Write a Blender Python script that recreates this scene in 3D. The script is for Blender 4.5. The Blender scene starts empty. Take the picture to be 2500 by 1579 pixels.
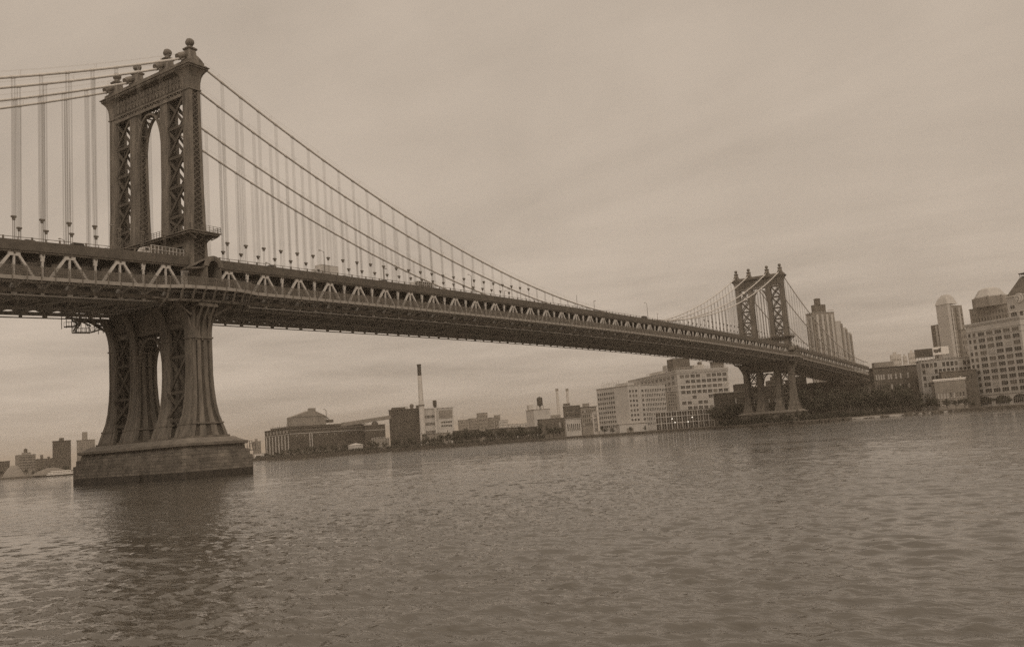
import bpy, math, random
import numpy as np
from mathutils import Vector, Matrix
random.seed(7)
R = math.radians
sc = bpy.context.scene
COL = sc.collection

# ------------------------------------------------------------------ camera
CAM = Vector((-130.743, -186.508, 3.8))
YAW, PITCH, ROLL, FPX = R(33.42918), R(7.20229), R(-4.17860), 2207.08
fw = Vector((math.cos(PITCH)*math.cos(YAW), math.cos(PITCH)*math.sin(YAW), math.sin(PITCH)))
rt0 = fw.cross(Vector((0, 0, 1))).normalized(); up0 = rt0.cross(fw)
rt = rt0*math.cos(ROLL) + up0*math.sin(ROLL); up = up0*math.cos(ROLL) - rt0*math.sin(ROLL)
cd = bpy.data.cameras.new("camera"); cam = bpy.data.objects.new("camera", cd); COL.objects.link(cam)
cd.sensor_width = 36; cd.lens = FPX/2500*36; cd.clip_start = 0.5; cd.clip_end = 30000
mw = Matrix((rt, up, -fw)).transposed().to_4x4(); mw.translation = CAM; cam.matrix_world = mw
sc.camera = cam

# ------------------------------------------------------------------ world, sun, exposure
SUN_EL, SUN_AZ = R(38), R(222)            # azimuth of the sun measured from +X towards +Y
w = bpy.data.worlds.new("World"); sc.world = w; w.use_nodes = True
nt = w.node_tree; nt.nodes.clear(); N = nt.nodes.new; L = nt.links.new
def mth(op, a, b=None, c=None, clamp=False):
    n = N("ShaderNodeMath"); n.operation = op; n.use_clamp = clamp
    for i, v in enumerate((a, b, c)):
        if v is None: continue
        if isinstance(v, (int, float)): n.inputs[i].default_value = v
        else: L(v, n.inputs[i])
    return n.outputs[0]
tc = N("ShaderNodeTexCoord"); sep = N("ShaderNodeSeparateXYZ"); L(tc.outputs["Generated"], sep.inputs[0])
zc_ = mth('MAXIMUM', sep.outputs[2], 0.0)
den = mth('ADD', zc_, 0.16)
cx = mth('DIVIDE', sep.outputs[0], den); cy = mth('DIVIDE', sep.outputs[1], den)
cmb = N("ShaderNodeCombineXYZ"); L(cx, cmb.inputs[0]); L(cy, cmb.inputs[1])
mp = N("ShaderNodeMapping"); mp.inputs["Rotation"].default_value = (0, 0, R(-38)); mp.inputs["Scale"].default_value = (1.5, 0.62, 1); L(cmb.outputs[0], mp.inputs[0])
n1 = N("ShaderNodeTexNoise"); n1.inputs["Scale"].default_value = 1.1; n1.inputs["Detail"].default_value = 7; n1.inputs["Roughness"].default_value = .58; n1.inputs["Distortion"].default_value = .5
L(mp.outputs[0], n1.inputs["Vector"])
n2 = N("ShaderNodeTexNoise"); n2.inputs["Scale"].default_value = .35; n2.inputs["Detail"].default_value = 3
L(mp.outputs[0], n2.inputs["Vector"])
cl = mth('ADD', mth('MULTIPLY', mth('SUBTRACT', n1.outputs[0], .5), .45), mth('MULTIPLY', mth('SUBTRACT', n2.outputs[0], .5), .45))
n3 = N("ShaderNodeTexNoise"); n3.inputs["Scale"].default_value = 1.0; n3.inputs["Detail"].default_value = 6; n3.inputs["Roughness"].default_value = .6; n3.inputs["Distortion"].default_value = .3
azn = mth('ARCTAN2', sep.outputs[1], sep.outputs[0]); cmb3 = N("ShaderNodeCombineXYZ"); L(mth('MULTIPLY', azn, 3.2), cmb3.inputs[0]); L(mth('MULTIPLY', sep.outputs[2], 30.0), cmb3.inputs[1]); L(cmb3.outputs[0], n3.inputs["Vector"])
low = N("ShaderNodeMapRange"); low.interpolation_type = 'SMOOTHSTEP'; L(sep.outputs[2], low.inputs[0]); low.inputs[1].default_value = .0; low.inputs[2].default_value = .28; low.inputs[3].default_value = 1.0; low.inputs[4].default_value = 0.0
cl = mth('ADD', cl, mth('MULTIPLY', mth('MULTIPLY', mth('SUBTRACT', n3.outputs[0], .47), low.outputs[0]), 1.4))
n4 = N("ShaderNodeTexNoise"); n4.inputs["Scale"].default_value = 5.5; n4.inputs["Detail"].default_value = 4; L(tc.outputs["Generated"], n4.inputs["Vector"])
cl = mth('ADD', cl, mth('MULTIPLY', mth('SUBTRACT', n4.outputs[0], .5), .28))
cl = mth('ADD', cl, 1.0)
sky = N("ShaderNodeTexSky"); sky.sky_type = 'NISHITA'; sky.sun_disc = False
sky.sun_elevation = SUN_EL; sky.sun_rotation = R(90) - SUN_AZ; sky.air_density = 1; sky.dust_density = 6; sky.ozone_density = 1
bw = N("ShaderNodeRGBToBW"); L(sky.outputs[0], bw.inputs[0])
# overcast luminance: nearly even low down, brighter towards the zenith
hi = N("ShaderNodeMapRange"); hi.interpolation_type = 'SMOOTHSTEP'; L(sep.outputs[2], hi.inputs[0])
hi.inputs[1].default_value = .50; hi.inputs[2].default_value = 1.0; hi.inputs[3].default_value = 1.0; hi.inputs[4].default_value = 2.1
base = mth('ADD', mth('MULTIPLY', bw.outputs[0], 0.10), 4.78)
lum = mth('MULTIPLY', mth('MULTIPLY', base, cl), hi.outputs[0])
tint = N("ShaderNodeMixRGB"); tint.blend_type = 'MULTIPLY'; tint.inputs[0].default_value = 1
L(lum, tint.inputs[1]); tint.inputs[2].default_value = (1.0, .838, .682, 1)
bg = N("ShaderNodeBackground"); bg.inputs[1].default_value = .1; L(tint.outputs[0], bg.inputs[0])
wo = N("ShaderNodeOutputWorld"); L(bg.outputs[0], wo.inputs[0])
sl = bpy.data.lights.new("sun", 'SUN'); sl.energy = .8; sl.angle = R(25); sl.color = (1, .88, .74)
so = bpy.data.objects.new("sun", sl); COL.objects.link(so)
sd = Vector((math.cos(SUN_EL)*math.cos(SUN_AZ), math.cos(SUN_EL)*math.sin(SUN_AZ), math.sin(SUN_EL)))
so.rotation_euler = (-sd).to_track_quat('-Z', 'Y').to_euler(); so.location = (0, 0, 300)
sc.view_settings.view_transform = 'Standard'; sc.view_settings.look = 'None'
sc.view_settings.exposure = 0; sc.view_settings.gamma = 1
sc.cycles.use_denoising = False; sc.cycles.max_bounces = 6; sc.cycles.volume_bounces = 0; sc.cycles.diffuse_bounces = 3

# ------------------------------------------------------------------ materials
def mat(name, v, rough=.8, vary=.25, scale=.5, fine=None, spec=.25, tone=None, metal=0, stretch=(1, 1, 1), bump=0):
    """sepia-toned paint, stone or brick of mean albedo v with blotchy procedural weathering"""
    m = bpy.data.materials.new(name); m.use_nodes = True; t = m.node_tree; nn = t.nodes; lk = t.links.new
    b = nn["Principled BSDF"]; b.inputs["Roughness"].default_value = rough; b.inputs["Specular IOR Level"].default_value = spec; b.inputs["Metallic"].default_value = metal
    k = min(1, v/.45)
    c = tone or (1, .84+.10*k, .66+.21*k)
    tcn = nn.new("ShaderNodeTexCoord"); mpn = nn.new("ShaderNodeMapping"); mpn.inputs["Scale"].default_value = stretch
    lk(tcn.outputs["Object"], mpn.inputs[0])
    no = nn.new("ShaderNodeTexNoise"); no.inputs["Scale"].default_value = scale; no.inputs["Detail"].default_value = 6; no.inputs["Roughness"].default_value = .65
    lk(mpn.outputs[0], no.inputs["Vector"])
    mr = nn.new("ShaderNodeMapRange"); lk(no.outputs[0], mr.inputs[0]); mr.inputs[1].default_value = .3; mr.inputs[2].default_value = .7
    mr.inputs[3].default_value = 1-vary; mr.inputs[4].default_value = 1+vary
    out = mr.outputs[0]
    if fine:
        br = nn.new("ShaderNodeTexBrick"); br.inputs["Scale"].default_value = 1; br.inputs["Brick Width"].default_value = fine[0]; br.inputs["Row Height"].default_value = fine[1]
        br.inputs["Mortar Size"].default_value = fine[2]; br.inputs["Color1"].default_value = (1, 1, 1, 1); br.inputs["Color2"].default_value = (.74, .74, .74, 1); br.inputs["Mortar"].default_value = (.5, .5, .5, 1)
        sx = nn.new("ShaderNodeSeparateXYZ"); lk(tcn.outputs["Object"], sx.inputs[0]); ad = nn.new("ShaderNodeMath"); ad.operation = 'ADD'; lk(sx.outputs[0], ad.inputs[0]); lk(sx.outputs[1], ad.inputs[1])
        cb = nn.new("ShaderNodeCombineXYZ"); lk(ad.outputs[0], cb.inputs[0]); lk(sx.outputs[2], cb.inputs[1]); lk(cb.outputs[0], br.inputs[0])
        mu = nn.new("ShaderNodeMath"); mu.operation = 'MULTIPLY'; lk(out, mu.inputs[0]); lk(br.outputs[0], mu.inputs[1]); out = mu.outputs[0]
    mx = nn.new("ShaderNodeMixRGB"); mx.blend_type = 'MULTIPLY'; mx.inputs[0].default_value = 1
    mx.inputs[1].default_value = (v*c[0], v*c[1], v*c[2], 1); lk(out, mx.inputs[2]); lk(mx.outputs[0], b.inputs["Base Color"])
    if bump:
        bp = nn.new("ShaderNodeBump"); bp.inputs["Strength"].default_value = 1; bp.inputs["Distance"].default_value = bump; lk(out, bp.inputs["Height"]); lk(bp.outputs[0], b.inputs["Normal"])
    return m
M = dict(
 steel=mat("weathered_bridge_steel", .165, .6, .45, .8, stretch=(1, 1, .22)),
 steel_b=mat("shade_toned_steel", .09, .7, .25, .6),  # darker copy of the bridge steel; shade of bays and recesses in its colour
 steel_l=mat("pale_painted_steel", .53, .6, .14, .5),
 steel_d=mat("under_deck_steel", .42, .8, .3, .4),  # blotchy tone, paler than the tower steel
 cable=mat("painted_cable_wrapping", .60, .55, .12, .6),
 rope=mat("suspender_rope", .16, .7, .1, 1),
 band=mat("deck_fascia_steel", .11, .7, .25, .5),
 edge=mat("walkway_edge_steel", .33, .7, .15, .6),
 fence=mat("galvanised_fence", .17, .7, .1, 1),
 asphalt=mat("bridge_asphalt", .08, .9, .2, .6),
 granite=mat("granite_blocks", .19, .85, .5, .45, fine=(2.2, .75, .05), bump=.04),
 marble=mat("dressed_granite", .20, .8, .25, .5),
 weed=mat("wet_weedy_granite", .055, .5, .4, .8),
 concrete=mat("pale_concrete", .49, .85, .13, .12),
 concrete2=mat("grey_concrete", .50, .85, .15, .12),
 tan=mat("tan_masonry", .45, .85, .12, .10),
 brick=mat("dark_brick", .13, .9, .25, .15),
 brick2=mat("brown_brick", .26, .9, .22, .15),
 brick3=mat("soot_and_shade_brick", .085, .9, .3, .12),
 stone_l=mat("pale_trim_stone", .62, .8, .1, .3),
 roof=mat("dark_roofing", .09, .9, .25, .3),
 copper=mat("pale_copper_roof", .46, .7, .12, .2),
 white=mat("white_paint", .80, .6, .06, .3),
 metal_d=mat("dark_tank_steel", .06, .6, .2, .5),
 pipe=mat("stack_concrete", .55, .8, .12, .15),
 glass_d=mat("dark_window_glass", .04, .35, .1, 1, spec=.25),
 glass_m=mat("dusty_window_glass", .12, .4, .2, 1, spec=.25),
 glass_l=mat("window_blind", .42, .6, .1, 1),
 sand=mat("shore_sand", .42, .95, .18, .08),
 ground=mat("waterfront_ground", .14, .95, .35, .03),
 rock=mat("shore_rocks", .12, .9, .4, .4),
 bark=mat("bark", .12, .9, .2, 2),
 leaf=mat("dull_foliage", .085, .8, .35, .5, tone=(1, .93, .66)),
 leaf2=mat("dark_foliage", .055, .8, .35, .5, tone=(1, .93, .68)),
 gravel=mat("heaped_gravel", .27, .95, .15, .2),
 rubber=mat("rubber", .03, .8, .1, 1),
 truckw=mat("truck_box_paint", .55, .5, .1, .5),
 carp=mat("car_paint_dark", .07, .35, .1, 1, spec=.5),
 carl=mat("car_paint_pale", .5, .35, .1, 1, spec=.5),
 bill=mat("billboard_back", .10, .8, .2, .6),
)

# ------------------------------------------------------------------ mesh helpers
class MB:
    def __init__(s): s.v = []; s.f = []; s.m = []
    def add(s, vs, fs, mi=0):
        o = len(s.v); s.v += [tuple(p) for p in vs]
        s.f += [tuple(i+o for i in f) for f in fs]; s.m += [mi]*len(fs)
    def box(s, x0, x1, y0, y1, z0, z1, mi=0):
        if x0 > x1: x0, x1 = x1, x0
        if y0 > y1: y0, y1 = y1, y0
        if z0 > z1: z0, z1 = z1, z0
        s.add([(x0,y0,z0),(x1,y0,z0),(x1,y1,z0),(x0,y1,z0),(x0,y0,z1),(x1,y0,z1),(x1,y1,z1),(x0,y1,z1)],
              [(3,2,1,0),(4,5,6,7),(0,1,5,4),(1,2,6,5),(2,3,7,6),(3,0,4,7)], mi)
    def bar(s, a, b, wd, ht=None, mi=0, upv=(0, 0, 1)):
        a = Vector(a); b = Vector(b); d = (b-a)
        if d.length < 1e-6: return
        d.normalize(); ht = ht or wd
        u = Vector(upv)
        if abs(d.dot(u)) > .98: u = Vector((1, 0, 0))
        r = d.cross(u).normalized()*wd/2; u = r.cross(d).normalized()*ht/2
        s.add([a-r-u, a+r-u, a+r+u, a-r+u, b-r-u, b+r-u, b+r+u, b-r+u],
              [(0,3,2,1)[::-1],(4,5,6,7),(0,1,5,4),(1,2,6,5),(2,3,7,6),(3,0,4,7)], mi)
    def tube(s, pts, r, n=10, mi=0, cap=True):
        P = [Vector(p) for p in pts]; rs = r if isinstance(r, (list, tuple)) else [r]*len(P); o = len(s.v)
        for i, p in enumerate(P):
            d = (P[min(i+1, len(P)-1)]-P[max(i-1, 0)]).normalized()
            u = Vector((0, 0, 1)) if abs(d.z) < .95 else Vector((1, 0, 0))
            a = d.cross(u).normalized(); b = a.cross(d).normalized()
            for k in range(n):
                t = 2*math.pi*k/n; q = p+(a*math.cos(t)+b*math.sin(t))*rs[i]; s.v.append(tuple(q))
        for i in range(len(P)-1):
            for k in range(n):
                s.f.append((o+i*n+k, o+i*n+(k+1) % n, o+(i+1)*n+(k+1) % n, o+(i+1)*n+k)); s.m.append(mi)
        if cap:
            s.f.append(tuple(o+k for k in range(n))[::-1]); s.m.append(mi)
            s.f.append(tuple(o+(len(P)-1)*n+k for k in range(n))); s.m.append(mi)
    def lathe(s, prof, c=(0, 0, 0), n=16, mi=0):
        s.tube([(c[0], c[1], c[2]+z) for r, z in prof], [max(r, .001) for r, z in prof], n, mi)
    def loft(s, rings, mi=0, cap=True):
        """rings: list of lists of points, same count"""
        o = len(s.v); n = len(rings[0])
        for rg in rings: s.v += [tuple(p) for p in rg]
        for i in range(len(rings)-1):
            for k in range(n): s.f.append((o+i*n+k, o+i*n+(k+1) % n, o+(i+1)*n+(k+1) % n, o+(i+1)*n+k)); s.m.append(mi)
        if cap:
            s.f.append(tuple(o+k for k in range(n))[::-1]); s.m.append(mi)
            s.f.append(tuple(o+(len(rings)-1)*n+k for k in range(n))); s.m.append(mi)
    def mesh(s, name, mats, smooth=False):
        me = bpy.data.meshes.new(name); me.from_pydata(s.v, [], s.f)
        for m in (mats if isinstance(mats, (list, tuple)) else [mats]): me.materials.append(M[m] if isinstance(m, str) else m)
        me.polygons.foreach_set("material_index", s.m)
        if smooth:
            me.polygons.foreach_set("use_smooth", [True]*len(me.polygons))
        me.update(); return me
    def obj(s, name, mats, parent=None, smooth=False, loc=None):
        return link(name, s.mesh(name, mats, smooth), parent, loc)
def link(name, data, parent=None, loc=None):
    o = bpy.data.objects.new(name, data); COL.objects.link(o)
    if parent: o.parent = parent
    if loc: o.location = loc
    return o
def tag(o, label, cat, group=None):
    o["label"] = label; o["category"] = cat
    if group: o["group"] = group
    return o
def thing(name, label, cat, loc=(0, 0, 0), rz=0, group=None):
    o = bpy.data.objects.new(name, None); COL.objects.link(o); o.location = loc; o.rotation_euler = (0, 0, rz)
    return tag(o, label, cat, group)
def struct(o): o["kind"] = "structure"; return o
def ringrect(a, b, z, ch=0, cx=0, cy=0):
    if ch <= 0: return [(cx-a, cy-b, z), (cx+a, cy-b, z), (cx+a, cy+b, z), (cx-a, cy+b, z)]
    return [(cx-a+ch, cy-b, z), (cx+a-ch, cy-b, z), (cx+a, cy-b+ch, z), (cx+a, cy+b-ch, z), (cx+a-ch, cy+b, z), (cx-a+ch, cy+b, z), (cx-a, cy+b-ch, z), (cx-a, cy-b+ch, z)]

def ray(px, py): return (fw*FPX + rt*(px-1250) - up*(py-789.5)).normalized()
def at(px, py, d):
    """world point d metres (horizontally) from the view point in the direction measured in the photograph"""
    r = ray(px, py); h = math.hypot(r.x, r.y); return CAM + r*(d/h)

# ================================================================== SETTING: water, land, hills
def make_water():
    s = 9*np.exp(np.linspace(0, math.log(5200/9), 1500))
    umax = math.asinh(3500/10); t = 10*np.sinh(np.linspace(-umax, umax, 1300))
    S, T = np.meshgrid(s, t, indexing='ij'); cy_, sy_ = math.cos(YAW), math.sin(YAW)
    X = CAM.x + S*cy_ + T*(-sy_); Y = CAM.y + S*sy_ + T*cy_
    dist = np.hypot(S, T); sp = np.maximum(S*.0043, np.sqrt(100+T*T)*.0101)
    Z = np.zeros_like(X); rng = np.random.default_rng(3); near = dist < 420
    xs, ys, spn = X[near], Y[near], sp[near]; z = np.zeros_like(xs)
    for i in range(110):
        lam = .28*math.exp(rng.uniform(0, math.log(3.6/.28))); k = 2*math.pi/lam
        th = R(25) + rng.normal(0, .6); sl_ = .046 if lam < 1.0 else (.018 if lam < 2 else .006)
        f = np.clip((lam/spn-2.2)/2.0, 0, 1)
        ph = k*(xs*math.cos(th)+ys*math.sin(th)) + rng.uniform(0, 6.28)
        wv = np.sin(ph); z += f*(sl_/k)*(wv + .25*np.sin(2*ph+1.57))
    Z[near] = z
    n, m = X.shape; co = np.stack([X, Y, Z], -1).reshape(-1, 3).astype(np.float32)
    idx = np.arange(n*m).reshape(n, m)
    q = np.stack([idx[:-1, :-1], idx[1:, :-1], idx[1:, 1:], idx[:-1, 1:]], -1).reshape(-1, 4)
    me = bpy.data.meshes.new("water"); me.vertices.add(n*m); me.vertices.foreach_set("co", co.ravel())
    me.loops.add(q.size); me.loops.foreach_set("vertex_index", q.ravel().astype(np.int32))
    me.polygons.add(len(q)); me.polygons.foreach_set("loop_start", np.arange(0, q.size, 4, dtype=np.int32))
    me.polygons.foreach_set("use_smooth", np.ones(len(q), dtype=bool)); me.update(calc_edges=True)
    m_ = bpy.data.materials.new("river_water"); m_.use_nodes = True; t_ = m_.node_tree; nn = t_.nodes; lk = t_.links.new
    b = nn["Principled BSDF"]; b.inputs["Base Color"].default_value = (.093, .083, .068, 1); b.inputs["Roughness"].default_value = .03; b.inputs["IOR"].default_value = 1.42
    tcn = nn.new("ShaderNodeTexCoord")
    def noi(scx, scy, det, rot):
        mp_ = nn.new("ShaderNodeMapping"); mp_.inputs["Scale"].default_value = (scx, scy, 1); mp_.inputs["Rotation"].default_value = (0, 0, R(rot)); lk(tcn.outputs["Object"], mp_.inputs[0])
        x = nn.new("ShaderNodeTexNoise"); x.inputs["Scale"].default_value = 1; x.inputs["Detail"].default_value = det; x.inputs["Roughness"].default_value = .6; x.inputs["Distortion"].default_value = .6
        lk(mp_.outputs[0], x.inputs["Vector"]); return x.outputs[0]
    # ripples die down towards the sheltered far bank and in drifting wind patches
    vm = nn.new("ShaderNodeVectorMath"); vm.operation = 'DOT_PRODUCT'; lk(tcn.outputs["Object"], vm.inputs[0]); vm.inputs[1].default_value = (math.cos(YAW), math.sin(YAW), 0)
    sb = nn.new("ShaderNodeMath"); sb.operation = 'SUBTRACT'; lk(vm.outputs["Value"], sb.inputs[0]); sb.inputs[1].default_value = CAM.x*math.cos(YAW)+CAM.y*math.sin(YAW)
    dv_ = nn.new("ShaderNodeMath"); dv_.operation = 'DIVIDE'; lk(sb.outputs[0], dv_.inputs[0]); dv_.inputs[1].default_value = 700
    mr = nn.new("ShaderNodeValToRGB"); lk(dv_.outputs[0], mr.inputs[0]); el = mr.color_ramp.elements
    el[0].position = .05; el[0].color = (.45, .45, .45, 1); el[1].position = 1; el[1].color = (.45, .45, .45, 1)
    e_ = el.new(.28); e_.color = (1, 1, 1, 1); e_ = el.new(.6); e_.color = (.8, .8, .8, 1)
    pt = nn.new("ShaderNodeMapRange"); lk(noi(.05, .012, 4, 12), pt.inputs[0]); pt.inputs[1].default_value = .40; pt.inputs[2].default_value = .60; pt.inputs[3].default_value = .40; pt.inputs[4].default_value = 1.45
    ml = nn.new("ShaderNodeMath"); ml.operation = 'MULTIPLY'; lk(mr.outputs[0], ml.inputs[0]); lk(pt.outputs[0], ml.inputs[1])
    b1 = nn.new("ShaderNodeBump"); b1.inputs["Distance"].default_value = .06; lk(ml.outputs[0], b1.inputs["Strength"]); lk(noi(4.6, 2.0, 3, 12), b1.inputs["Height"])
    b2 = nn.new("ShaderNodeBump"); b2.inputs["Distance"].default_value = .12; lk(ml.outputs[0], b2.inputs["Strength"]); lk(noi(1.9, .7, 3, 12), b2.inputs["Height"]); lk(b1.outputs[0], b2.inputs["Normal"])
    lk(b2.outputs[0], b.inputs["Normal"]); me.materials.append(m_)
    return struct(link("water", me))
make_water()

def SH(px, d):
    p = at(px, 1005, d); return (p.x, p.y)
SHORE = [(-600, 1900), (-150, 1250), (150, 860), (272, 620), (330, 570), (440, 497), (474, 440), (480, 360), (484, 290), (512, 222), SH(1398, 820), SH(1450, 716), SH(1530, 700), SH(1620, 690), SH(1700, 670), SH(1765, 630), (432, 32), (415, 14),
         (410, -24), (440, -38), SH(1975, 596), SH(2060, 618), SH(2200, 640), SH(2350, 640), SH(2500, 622), SH(2700, 600), (700, -1200)]
def land():
    b = MB(); top = 1.7; n = len(SHORE)
    outer = []
    for (x, y) in SHORE:
        d = Vector((x-CAM.x, y-CAM.y)).normalized(); outer.append((CAM.x+d.x*7500, CAM.y+d.y*7500))
    # seawall face, then a gently rising ground sheet out to the far edge
    lines = [[(x, y, -1.5) for x, y in SHORE], [(x, y, top) for x, y in SHORE]]
    for f, z in ((.02, 2.0), (.06, 3.5), (.3, 6), (1, 8)):
        lines.append([(x+(X-x)*f, y+(Y-y)*f, z) for (x, y), (X, Y) in zip(SHORE, outer)])
    for i in range(len(lines)-1):
        for k in range(n-1):
            b.add([lines[i][k], lines[i][k+1], lines[i+1][k+1], lines[i+1][k]], [(0, 1, 2, 3)])
    return struct(b.obj("ground", "ground"))
land()
# ================================================================== THE BRIDGE
def zc(x):
    if x < 0: return 47.70+.041*x
    if x > 448: return 47.70-.041*(x-448)
    return 47.70+2.32*(1-((x-224)/224)**2)
PAN = 5.5425
bridge = thing("suspension_bridge", "long steel suspension bridge with two arched towers and two decks crossing the river", "bridge", (0, 0, 0))
XS = [-221+PAN*i for i in range(0, int(890/PAN)+1)]
def sweep(b, y0, y1, o0, o1, mi=0, yf=None, xs=None, inner=None):
    """longitudinal box following the deck line; offsets relative to the truss top chord"""
    xs = xs or XS; rings = []
    for x in xs:
        z = zc(x); a = (yf(x) if yf else 0)
        ya = y0-a; yb = y1-(a if inner is None else 0)
        rings.append([(x, ya, z+o0), (x, yb, z+o0), (x, yb, z+o1), (x, ya, z+o1)])
    b.loft(rings, mi)
def bulge(x):
    a = 0
    for x0 in (0, 448):
        u = abs(x-x0-.5)
        if u < 15: a = 2.3*(1 if u < 6 else .5+.5*math.cos((u-6)/9*math.pi))
    return a
XF = sorted(set([round(x, 3) for x in XS] + [x0+i*1.5 for x0 in (0, 448) for i in range(-10, 12)]))
nodes_main = [3.476-PAN/2*0 + PAN*k for k in range(0, 81)]          # 3.48 .. 446.8
nodes_left = [-2.585-PAN*k for k in range(0, 40)]
nodes_far = [448+2.585+PAN*k for k in range(0, 39)]
NODES = nodes_left[::-1]+nodes_main+nodes_far
# ---- deck: lower floor, floor beams, stringers, bracing
b = MB()
sweep(b, -14.2, 14.2, -5.65, -5.25)
b.obj("lower_roadway", "steel_d", bridge)
b = MB()
for x in NODES:
    z = zc(x); b.box(x-.22, x+.22, -14.2, 14.2, z-7.35, z-5.66)
    b.bar((x, -14.9, z-6.9), (x, -18.0, z-5.95), .3, .5); b.bar((x, 14.9, z-6.9), (x, 18.0, z-5.95), .3, .5)
b.obj("floor_beams", "steel_d", bridge)
b = MB()
for y in (-12.2, -10.3, -8.4, -3.6, -1.2, 1.2, 3.6, 8.4, 10.3, 12.2): sweep(b, y-.15, y+.15, -6.6, -5.67)
for y in (-16.9, -15.8, 15.8, 16.9): sweep(b, y-.1, y+.1, -6.25, -5.87)
for i in range(len(NODES)-1):
    x0, x1 = NODES[i], NODES[i+1]; s_ = 1 if i % 2 else -1
    for ya, yb in ((-14.2, -6.4), (-5.8, 5.8), (6.4, 14.2)):
        if s_ < 0: ya, yb = yb, ya
        b.bar((x0, ya, zc(x0)-7.5), (x1, yb, zc(x1)-7.5), .28, .25)
b.obj("stringers", "steel_d", bridge)
# ---- four stiffening trusses; the near one carries its frames as sub-parts
def a_frame():
    b = MB(); h = 6.6; w2 = PAN
    b.bar((-.75, 0, -.35), (-w2+.35, 0, -h), .46, .52, upv=(0, 1, 0)); b.bar((.75, 0, -.35), (w2-.35, 0, -h), .46, .52, upv=(0, 1, 0))
    b.box(-1.15, 1.15, -.27, .27, -.75, .0); b.bar((0, 0, -.7), (0, 0, -h), .42, .34)
    for s in (-1, 1): b.box(s*w2-.8*s, s*w2-.1*s, -.24, .24, -h-.2, -h+.75)
    return b.mesh("a_frame", "steel_l")
def post():
    b = MB(); b.box(-.17, .17, -.2, .2, -6.6, 0); b.box(-.42, .42, -.23, .23, -.75, -.05); b.box(-.32, .32, -.22, .22, -1.5, -.76); return b.mesh("post", "steel_l")
AF, PO = a_frame(), post()
peaks = [3.476+PAN*(2*k+1) for k in range(40)]; posts = [3.476+PAN*2*k for k in range(41)]
peaksL = [-2.585-PAN*(2*k+1) for k in range(19)]; postsL = [-2.585-PAN*2*k for k in range(20)]
peaksR = [450.585+PAN*(2*k+1) for k in range(19)]; postsR = [450.585+PAN*2*k for k in range(20)]
for ty in (-14.63, -6.1, 6.1, 14.63):
    b = MB()
    sweep(b, ty-.42, ty+.42, .02, .72); sweep(b, ty-.42, ty+.42, -7.75, -7.0)
    near = ty < -14
    if not near:
        for x in peaks+peaksL+peaksR:
            z = zc(x); b.bar((x, ty, z), (x-PAN, ty, z-7), .5, .5); b.bar((x, ty, z), (x+PAN, ty, z-7), .5, .5); b.bar((x, ty, z), (x, ty, z-7), .35)
        for x in posts+postsL+postsR: b.bar((x, ty, zc(x)), (x, ty, zc(x)-7), .35)
    tr = b.obj("stiffening_truss", "steel_d" if not near else "steel", bridge)
    if near:
        for x in peaks+peaksL+peaksR: link("truss_frame", AF, tr, (x, ty, zc(x)))
        for x in posts+postsL+postsR: link("truss_post", PO, tr, (x, ty, zc(x)))
    # maintenance rail hung under the chord
    if abs(ty) > 14:
        b = MB(); sweep(b, ty-.13, ty+.13, -8.42, -8.18)
        for i, x in enumerate(NODES):
            z = zc(x); wd = .35 if i % 2 else .55
            b.box(x-wd, x+wd, ty-.12, ty+.12, z-8.17, z-7.77); 
        b.obj("maintenance_rail", "steel_d", bridge)
# ---- upper roadways over the outer bays, cross frames
b = MB()
for s in (-1, 1):
    y0, y1 = sorted((s*5.3, s*15.0)); sweep(b, y0, y1, 1.0, 1.42)
ur = b.obj("upper_roadway", "asphalt", bridge)
b = MB()
for s in (-1, 1):
    for y in (s*15.15, s*5.15): sweep(b, y-.12, y+.12, .35, 2.35)
for x in NODES:
    z = zc(x); b.box(x-.2, x+.2, -15, 15, z-.35, z+.98)
    for y in (-14.63, -6.1, 6.1, 14.63):
        s = 1 if y < 0 else -1
        b.bar((x, y, z-2.2), (x, y+s*2.2, z-.2), .22)
        b.bar((x, y, z-2.2), (x, y-s*2.0, z-.2), .22) if abs(y) < 10 else None
for y in (-12.5, -10.4, -8.3, 8.3, 10.4, 12.5): sweep(b, y-.14, y+.14, .2, .98)
fa = b.obj("upper_fascia", "band", bridge)
b = MB()
for s in (-1, 1):
    for y in (s*15.15, s*5.15):
        sweep(b, y-.05, y+.05, 2.82, 2.92)
        for x in XS:
            for q in (0, PAN/2): b.box(x+q-.06, x+q+.06, y-.06, y+.06, zc(x+q)+2.34, zc(x+q)+2.83)
            b.box(x-.16, x+.16, y-.1, y+.1, zc(x)+2.34, zc(x)+3.0)
b.obj("upper_railing", "steel", bridge)
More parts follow.
